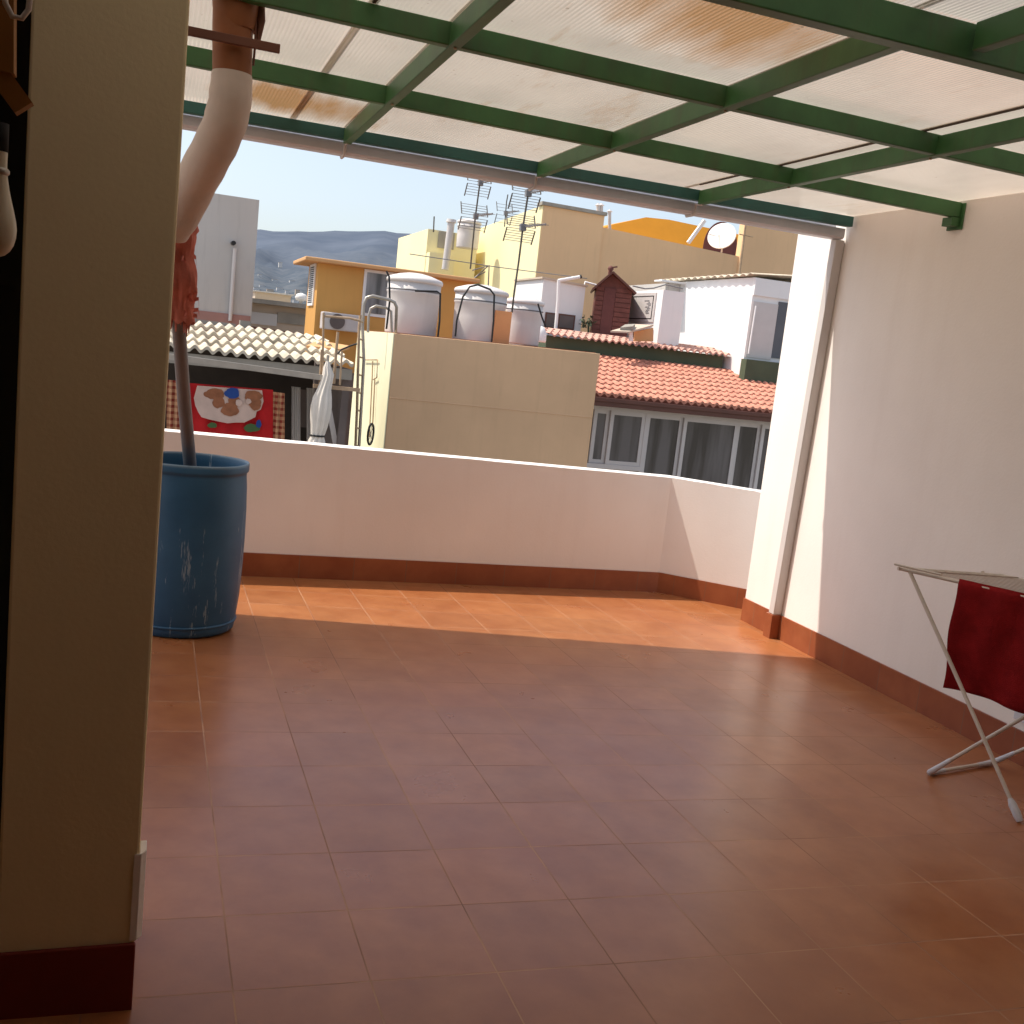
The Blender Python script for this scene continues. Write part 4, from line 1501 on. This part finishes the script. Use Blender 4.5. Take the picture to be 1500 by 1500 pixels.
# flashing strip of shed roofing right of the tiles
mb = MB().poly([cor(1085, 541, 22.9), cor(1150, 545, 22.9), cor(1150, 562, 21.2), cor(1110, 552, 21.6)], (0, 0, .03))
tag(mb.build('flashing_sheet', M['orange_slab']), 'dull orange flashing sheet right of the tiled roof, below the white shed', 'flashing')

# small upper roof with green fascia
ur = thing('green_lean_to', py(930, 515, 21), 'narrow lean-to with faded clay tiles above a dark green wall strip', 'lean-to')
YG = 22.35
xg0, xg1 = cor(800, 500, YG).x, cor(1059, 525, YG).x
zg0 = cor(930, 506, YG).z
block(ur, 'wall', M['green_fascia'], xg0, xg1, YG, YG + .9, -8, zg0)
mb = MB()
wave_roof(mb, xg0 - .02, xg1 + .08, YG - .22, zg0 + .01, YG + 1.0, zg0 + .18, .185, .034, 3, .04, 1.0, 8, .045)
mb.build('roof', M['clay_tile_dull'], ur)
bk = thing('canister', py(792, 492, 20), 'white rounded canister at the left end of the green lean-to', 'canister')
cb_ = cor(790, 501, 20.5)
MB().lathe([(.02, 0), (.14, 0), (.15, .05), (.14, .22), (.08, .34), (.02, .36)], cb_, 16).build('shell', M['bright_white'], bk)

# ---- (k) porch with cream corrugated roof
ph = thing('porch_house', py(370, 580, 15), 'open porch under a weathered cream corrugated roof beyond the parapet', 'porch')
YP = 12.6
xp0, xp1 = cor(150, 540, YP).x, cor(516, 560, YP).x
zpe = cor(380, 524, YP).z
ypr = 15.8
zpr = cor(380, 483, ypr).z
mb = MB()
wave_roof(mb, xp0, xp1, YP, zpe, ypr, zpr, .158, .030, 4, .060, 1.0, 10, .045, .02, 4)
mb.build('roof', M['cream_sheet'], ph)
mb = MB()
mb.box(xp0, xp1, YP + .06, YP + .16, zpe - .19, zpe - .04)
mb.build('fascia', M['concrete'], ph)
mb = MB()
a, b = cor(200, 510, YP - .35), cor(478, 556, YP - .35)
mb.bar(cor(180, 513, YP - .35), cor(479, 554, YP - .35), .12, .075)
mb.build('awning_bar', M['metal'], ph)
mb = MB()
mb.box(xp0, xp1 - .03, YP + 3.2, YP + 3.3, -8, zpe - .02)
mb.build('rear_wall', M['interior'], ph)
mb = MB()
mb.box(xp0, xp1 - .03, YP + .4, YP + 3.19, -1.6, -1.5)
mb.build('deck', M['interior'], ph)
mb = MB()
mb.box(xp1 - .10, xp1, YP + .2, YP + 3.2, -8, zpe - .04)
mb.build('side_wall', M['interior_grey'], ph)
a, b = cor(434, 570, YP + 1.5), cor(470, 628, YP + 1.5)
mb = MB().box(a.x, b.x, YP + 1.5, YP + 1.55, b.z, a.z)
lab(mb.build('screen', M['interior_grey'], ph), 'dim grey screen inside the porch')
rows = [[cor(427 + 13 * k / 16, v_ + k * .1, YP + .6 + .03 * math.sin(k * 1.5)) for k in range(17)] for v_ in (566, 600, 652)]
lab(MB().grid(rows).build('curtain', M['grey_wall'], ph), 'pale gathered curtain beside the screen')
rows = [[cor(449 + 12 * k / 16, v_ + k * .1, YP + .7 + .03 * math.sin(k * 1.5)) for k in range(17)] for v_ in (568, 600, 655)]
lab(MB().grid(rows).build('curtain', M['grey_wall'], ph), 'second pale curtain behind the parasol')
mb = MB()
mb.bar(cor(470, 575, YP + .3), cor(466, 680, YP + .3), .06, .06, (0, 1, 0))
mb.bar(cor(482, 600, YP + .35), cor(497, 680, YP + .35), .07, .06, (0, 1, 0))
mb.build('post', M['frame'], ph)

YBK = YP - .1


def flat(pts, y, th=.012):
    return MB().poly([cor(u, v, y) for u, v in pts], (0, th, 0))


bl = thing('blanket', cor(340, 600, YBK), 'red fleece blanket with a cream cloud picture hung in the porch opening', 'blanket')
rows = []
for j in range(13):
    t = j / 12
    rows.append([cor(277 + 123 * k / 30 + 0 * t, 561 + 2.5 * k / 30 * 4 + t * 92, YBK + .05 + .02 * math.sin(k * .9)) for k in range(31)])
MB().grid(rows).build('cloth', M['blanket_red'], bl)


def blob(cx, cy, rx, ry, n=22, wob=.12, seed=0):
    rr = random.Random(seed)
    ph_ = [rr.uniform(0, 6.28) for _ in range(3)]
    out = []
    for k in range(n):
        a = 2 * math.pi * k / n
        f = 1 + wob * (math.sin(3 * a + ph_[0]) * .5 + math.sin(5 * a + ph_[1]) * .35 + math.sin(9 * a + ph_[2]) * .3)
        out.append((cx + rx * f * math.cos(a), cy + ry * f * math.sin(a)))
    return out


cloud = [(289, 565), (384, 572), (386, 588), (382, 600), (376, 603), (374, 611), (366, 615), (358, 619), (345, 619), (333, 620), (318, 617), (305, 614), (295, 611), (290, 603), (286, 594), (284, 583)]
cl = flat(cloud, YBK - .03, .01).build('cloud_patch', M['blanket_cream'], bl)
for i, (cx, cy, rx, ry, mt) in enumerate(((314, 577, 15, 8, 'blanket_brown'), (320, 589, 9, 9, 'blanket_brown'), (337, 600, 13, 10, 'blanket_brown'), (343, 588, 9, 9, 'blanket_brown'), (371, 580, 13, 8, 'blanket_brown'), (374, 592, 9, 9, 'blanket_brown'), (340, 576, 11, 8, 'blanket_blue'), (350, 590, 5, 5, 'blanket_cream'), (364, 588, 4, 4, 'blanket_cream'))):
    flat(blob(cx, cy, rx, ry, seed=i), YBK - .034 - .0022 * i, .002).build('patch', M[mt], cl)
for i, (cx, cy, rx, ry, mt) in enumerate(((311, 623, 7, 4, 'blanket_green'), (369, 627, 12, 6, 'blanket_green'), (379, 621, 4, 6, 'blanket_blue'))):
    flat(blob(cx, cy, rx, ry, seed=20 + i), YBK - .012 - .003 * i, .002).build('patch', M[mt], bl)

for (u0, u1, v0, v1, txt) in ((244, 264, 556, 640, 'brown plaid cloth hanging left of the red blanket'), (400, 417, 574, 650, 'brown plaid cloth hanging right of the red blanket')):
    rows = []
    for j in range(2):
        rows.append([cor(u0 + (u1 - u0) * k / 12, (v0 if j == 0 else v1) + 2 * k / 12, YBK + .06 + .025 * math.sin(k * 1.3)) for k in range(13)])
    tag(MB().grid(rows).build('plaid_cloth', M['plaid']), txt, 'cloth')

# white tied curtain or closed parasol
pz_ = thing('closed_parasol', cor(466, 640, 12.2), 'closed white parasol tied near its foot in front of the porch', 'parasol')
prof_c = [(480, 529, 2), (479.5, 538, 5), (481, 548, 7.5), (478, 560, 8), (475, 570, 9), (472.5, 582, 12), (471, 595, 13.5), (469.5, 610, 13), (468, 624, 11), (466, 634, 9.5), (465, 639, 8.5), (464, 646, 11), (463, 665, 14)]
rows = []
for (u, v, r) in prof_c:
    c = cor(u, v, 12.2)
    rr = r / FPX * (c - CAM).dot(CF)
    rows.append([c + Vector((math.cos(2 * math.pi * k / 48) * rr * (1 + .16 * math.sin(9 * 2 * math.pi * k / 48 + v * .02)), math.sin(2 * math.pi * k / 48) * rr * (1 + .16 * math.sin(9 * 2 * math.pi * k / 48 + v * .02)), 0)) for k in range(49)])
MB().grid(rows).build('canopy', M['cloth_white'], pz_)
MB().tube([cor(480, 529, 12.2), cor(480.5, 520, 12.2)], .02, 8).build('pole_tip', M['metal'], pz_)
c = cor(465, 638, 12.2)
rr = 9.3 / FPX * (c - CAM).dot(CF)
MB().tube([c + Vector((math.cos(k * .2618) * rr * 1.05, math.sin(k * .2618) * rr * 1.05, 0)) for k in range(25)], .014, 6, False).build('tie_band', M['black_hose'], pz_)

# ladder with hoop rails up to the tower roof
ld = thing('metal_ladder', cor(525, 650, 14.4), 'tan metal ladder with curved hoop rails climbing to the tower roof', 'ladder')
MB().tube([cor(520, 670, 14.3), cor(523, 600, 14.3), cor(526, 480, 14.3), cor(528, 462, 14.3)], .022, 8).build('rail', M['rusty'], ld)
MB().tube([cor(525, 670, 14.75), cor(529, 600, 14.75), cor(533, 527, 14.75), cor(531, 477, 14.75), cor(533, 445, 14.75), cor(537, 436, 14.75), cor(546, 433.5, 14.75), cor(570, 439, 14.75), cor(578, 443, 14.75), cor(581, 450, 14.75), cor(579.5, 488, 15.1)], .026, 10).build('hoop_rail', M['metal'], ld)
MB().tube([cor(539, 487, 15.6), cor(540, 462, 15.6), cor(543, 452, 15.6), cor(551, 448, 15.6), cor(566, 451, 15.6), cor(573, 456, 15.6), cor(574, 487, 15.6)], .022, 10).build('hoop_rail', M['metal'], ld)
for k in range(8):
    v = 470 + k * 26
    MB().tube([cor(526.3 - k * .8, v, 14.3), cor(531.5 - k * .9, v + 2, 14.75)], .014, 6).build('rung', M['rusty'], ld)

bf = thing('balcony_frame', cor(490, 560, 12.3), 'thin tan metal railing frame left of the ladder', 'railing')
mb = MB()
for pts, r in ((((474, 458), (473.5, 484), (472, 563)), .016), (((471, 512), (468, 566)), .014), (((495, 486), (492, 520), (489, 562)), .02), (((501, 515), (498, 564)), .014)):
    MB().tube([cor(u, v, 12.3) for u, v in pts], r, 8).build('upright', M['rusty'], bf)
MB().bar(cor(459, 565, 12.3), cor(527, 571.5, 12.3), .05, .05).build('lower_rail', M['rusty'], bf)
MB().tube([cor(473, 463, 12.3), cor(512, 466, 12.3), cor(528, 470, 12.3)], .016, 8).build('upper_rail', M['rusty'], bf)
hz = MB().tube([cor(494, 519, 12.4), cor(500, 512, 12.4), cor(512, 507, 12.4), cor(523, 503.5, 12.4)], .012, 8)
tag(hz.build('hose', M['black_hose']), 'short black hose bending across the railing frame', 'hose')
mb = MB().poly([cor(448, 511, 13.9), cor(498, 516, 13.9), cor(512, 511, 14.6), cor(466, 503, 14.6)], (0, 0, .05))
tag(mb.build('loose_panel', M['orange_slab']), 'orange sheet lying on the corrugated roof below the orange house', 'sheet')
# bracket, and rods that stand in for the ladder's shadow on the yellow side
wl = thing('bracket_and_shadow_rods', cor(545, 530, 15.6), 'thin grey bracket and rods standing in for the ladder shadow on the sunlit yellow tower side', 'bracket')
xs = xl - .06
for pts in (((533, 527), (553, 527), (552, 553), (547, 556)), ((546, 529), (545, 556), (541, 640)), ((549, 556), (546, 620))):
    MB().tube([px_(u, v, xs) for u, v in pts], .012, 6).build('rod', M['rusty'], wl)
wh = thing('wheel', cor(542, 628, 14.5), 'spoked bicycle wheel leaning at the foot of the ladder', 'wheel')
c = cor(543, 636, 14.6)
ru_, rv_ = .075, .17
ring = [c + Vector((math.cos(2 * math.pi * k / 32) * ru_, math.cos(2 * math.pi * k / 32) * .15, math.sin(2 * math.pi * k / 32) * rv_)) for k in range(33)]
MB().tube(ring, .018, 8, False).build('tyre', M['black_hose'], wh)
mb = MB()
for k in range(0, 32, 4):
    mb.tube([c, ring[k]], .004, 5)
mb.build('spokes', M['rod'], wh)

# roof clutter: slats behind the corrugated porch roof
rl = thing('roof_lath', cor(360, 478, 16.0), 'grey battens and a small block lying behind the corrugated porch roof', 'battens')
MB().bar(cor(270, 468, 16.1), cor(345, 477, 16.1), .08, .06).build('batten', M['concrete'], rl)
MB().bar(cor(360, 480, 16.1), cor(445, 493, 16.1), .08, .08).build('batten', M['brown_wood'], rl)
a, b = cor(352, 469, 16.0), cor(367, 482, 16.0)
MB().box(a.x, b.x, 16.0, 16.2, b.z, a.z).build('block', M['concrete'], rl)

# washing wires crossing in front of the lemon building
for (p, q, y, txt) in (((600, 372), (860, 408), 25, 'thin wire strung across the lemon building'),):
    tag(MB().tube([cor(p[0], p[1], y), cor((p[0] + q[0]) / 2, (p[1] + q[1]) / 2 + 1.5, y), cor(q[0], q[1], y)], .012, 5).build('wire_line', M['grey_pipe']), txt, 'wire')
pf = thing('bracket_pole', cor(716, 425, 20), 'thin triangular clothes line bracket behind the second tank', 'bracket')
MB().tube([cor(715, 424, 20), cor(716.5, 389, 20), cor(692, 396, 20)], .016, 6).build('arm', M['rod'], pf)
MB().tube([cor(716, 389, 20), cor(695, 407, 20), cor(711, 398, 20)], .012, 6).build('stay', M['rod'], pf)

# ================================================================== LIGHT, SKY, CAMERA
sun_dir = Vector((-.56, .235, 1)).normalized()      # towards the sun
sl = bpy.data.lights.new('sun', 'SUN')
sl.energy = 5.0
sl.angle = R(.53)
sl.color = (1, .93, .82)
so = bpy.data.objects.new('sun', sl)
so.rotation_euler = sun_dir.to_track_quat('Z', 'Y').to_euler()
so.location = (0, 0, 20)
COL.objects.link(so)

wd = bpy.data.worlds.new('World')
SC.world = wd
wd.use_nodes = True
nt = wd.node_tree
bg = nt.nodes['Background']
sky = N(nt, 'ShaderNodeTexSky', sky_type='NISHITA')
sky.sun_disc = False
sky.sun_elevation = math.asin(sun_dir.z)
sky.sun_rotation = math.atan2(sun_dir.x, sun_dir.y)
sky.air_density = 1.0
sky.dust_density = 2.2
sky.ozone_density = 1.0
hs = N(nt, 'ShaderNodeHueSaturation')          # Saharan haze: paler and brighter than a clean sky
hs.inputs['Saturation'].default_value = .68
hs.inputs['Value'].default_value = 1.52
nt.links.new(sky.outputs[0], hs.inputs['Color'])
nt.links.new(hs.outputs[0], bg.inputs[0])
bg.inputs[1].default_value = .14

cam = bpy.data.cameras.new('camera')
co = bpy.data.objects.new('camera', cam)
COL.objects.link(co)
cam.sensor_width = 36
cam.sensor_fit = 'HORIZONTAL'
cam.lens = 36 * FPX / 1500
cam.clip_start = .02
cam.clip_end = 20000
mt = Matrix((CR, CU, -CF)).transposed().to_4x4()
mt.translation = CAM
co.matrix_world = mt
SC.camera = co

SC.render.engine = 'CYCLES'
SC.cycles.max_bounces = 10
SC.cycles.diffuse_bounces = 6
SC.cycles.transmission_bounces = 6
SC.view_settings.view_transform = 'Standard'
SC.view_settings.look = 'None'
SC.view_settings.exposure = 0
SC.view_settings.gamma = 1
SC.render.resolution_x = 1024
SC.render.resolution_y = 1024
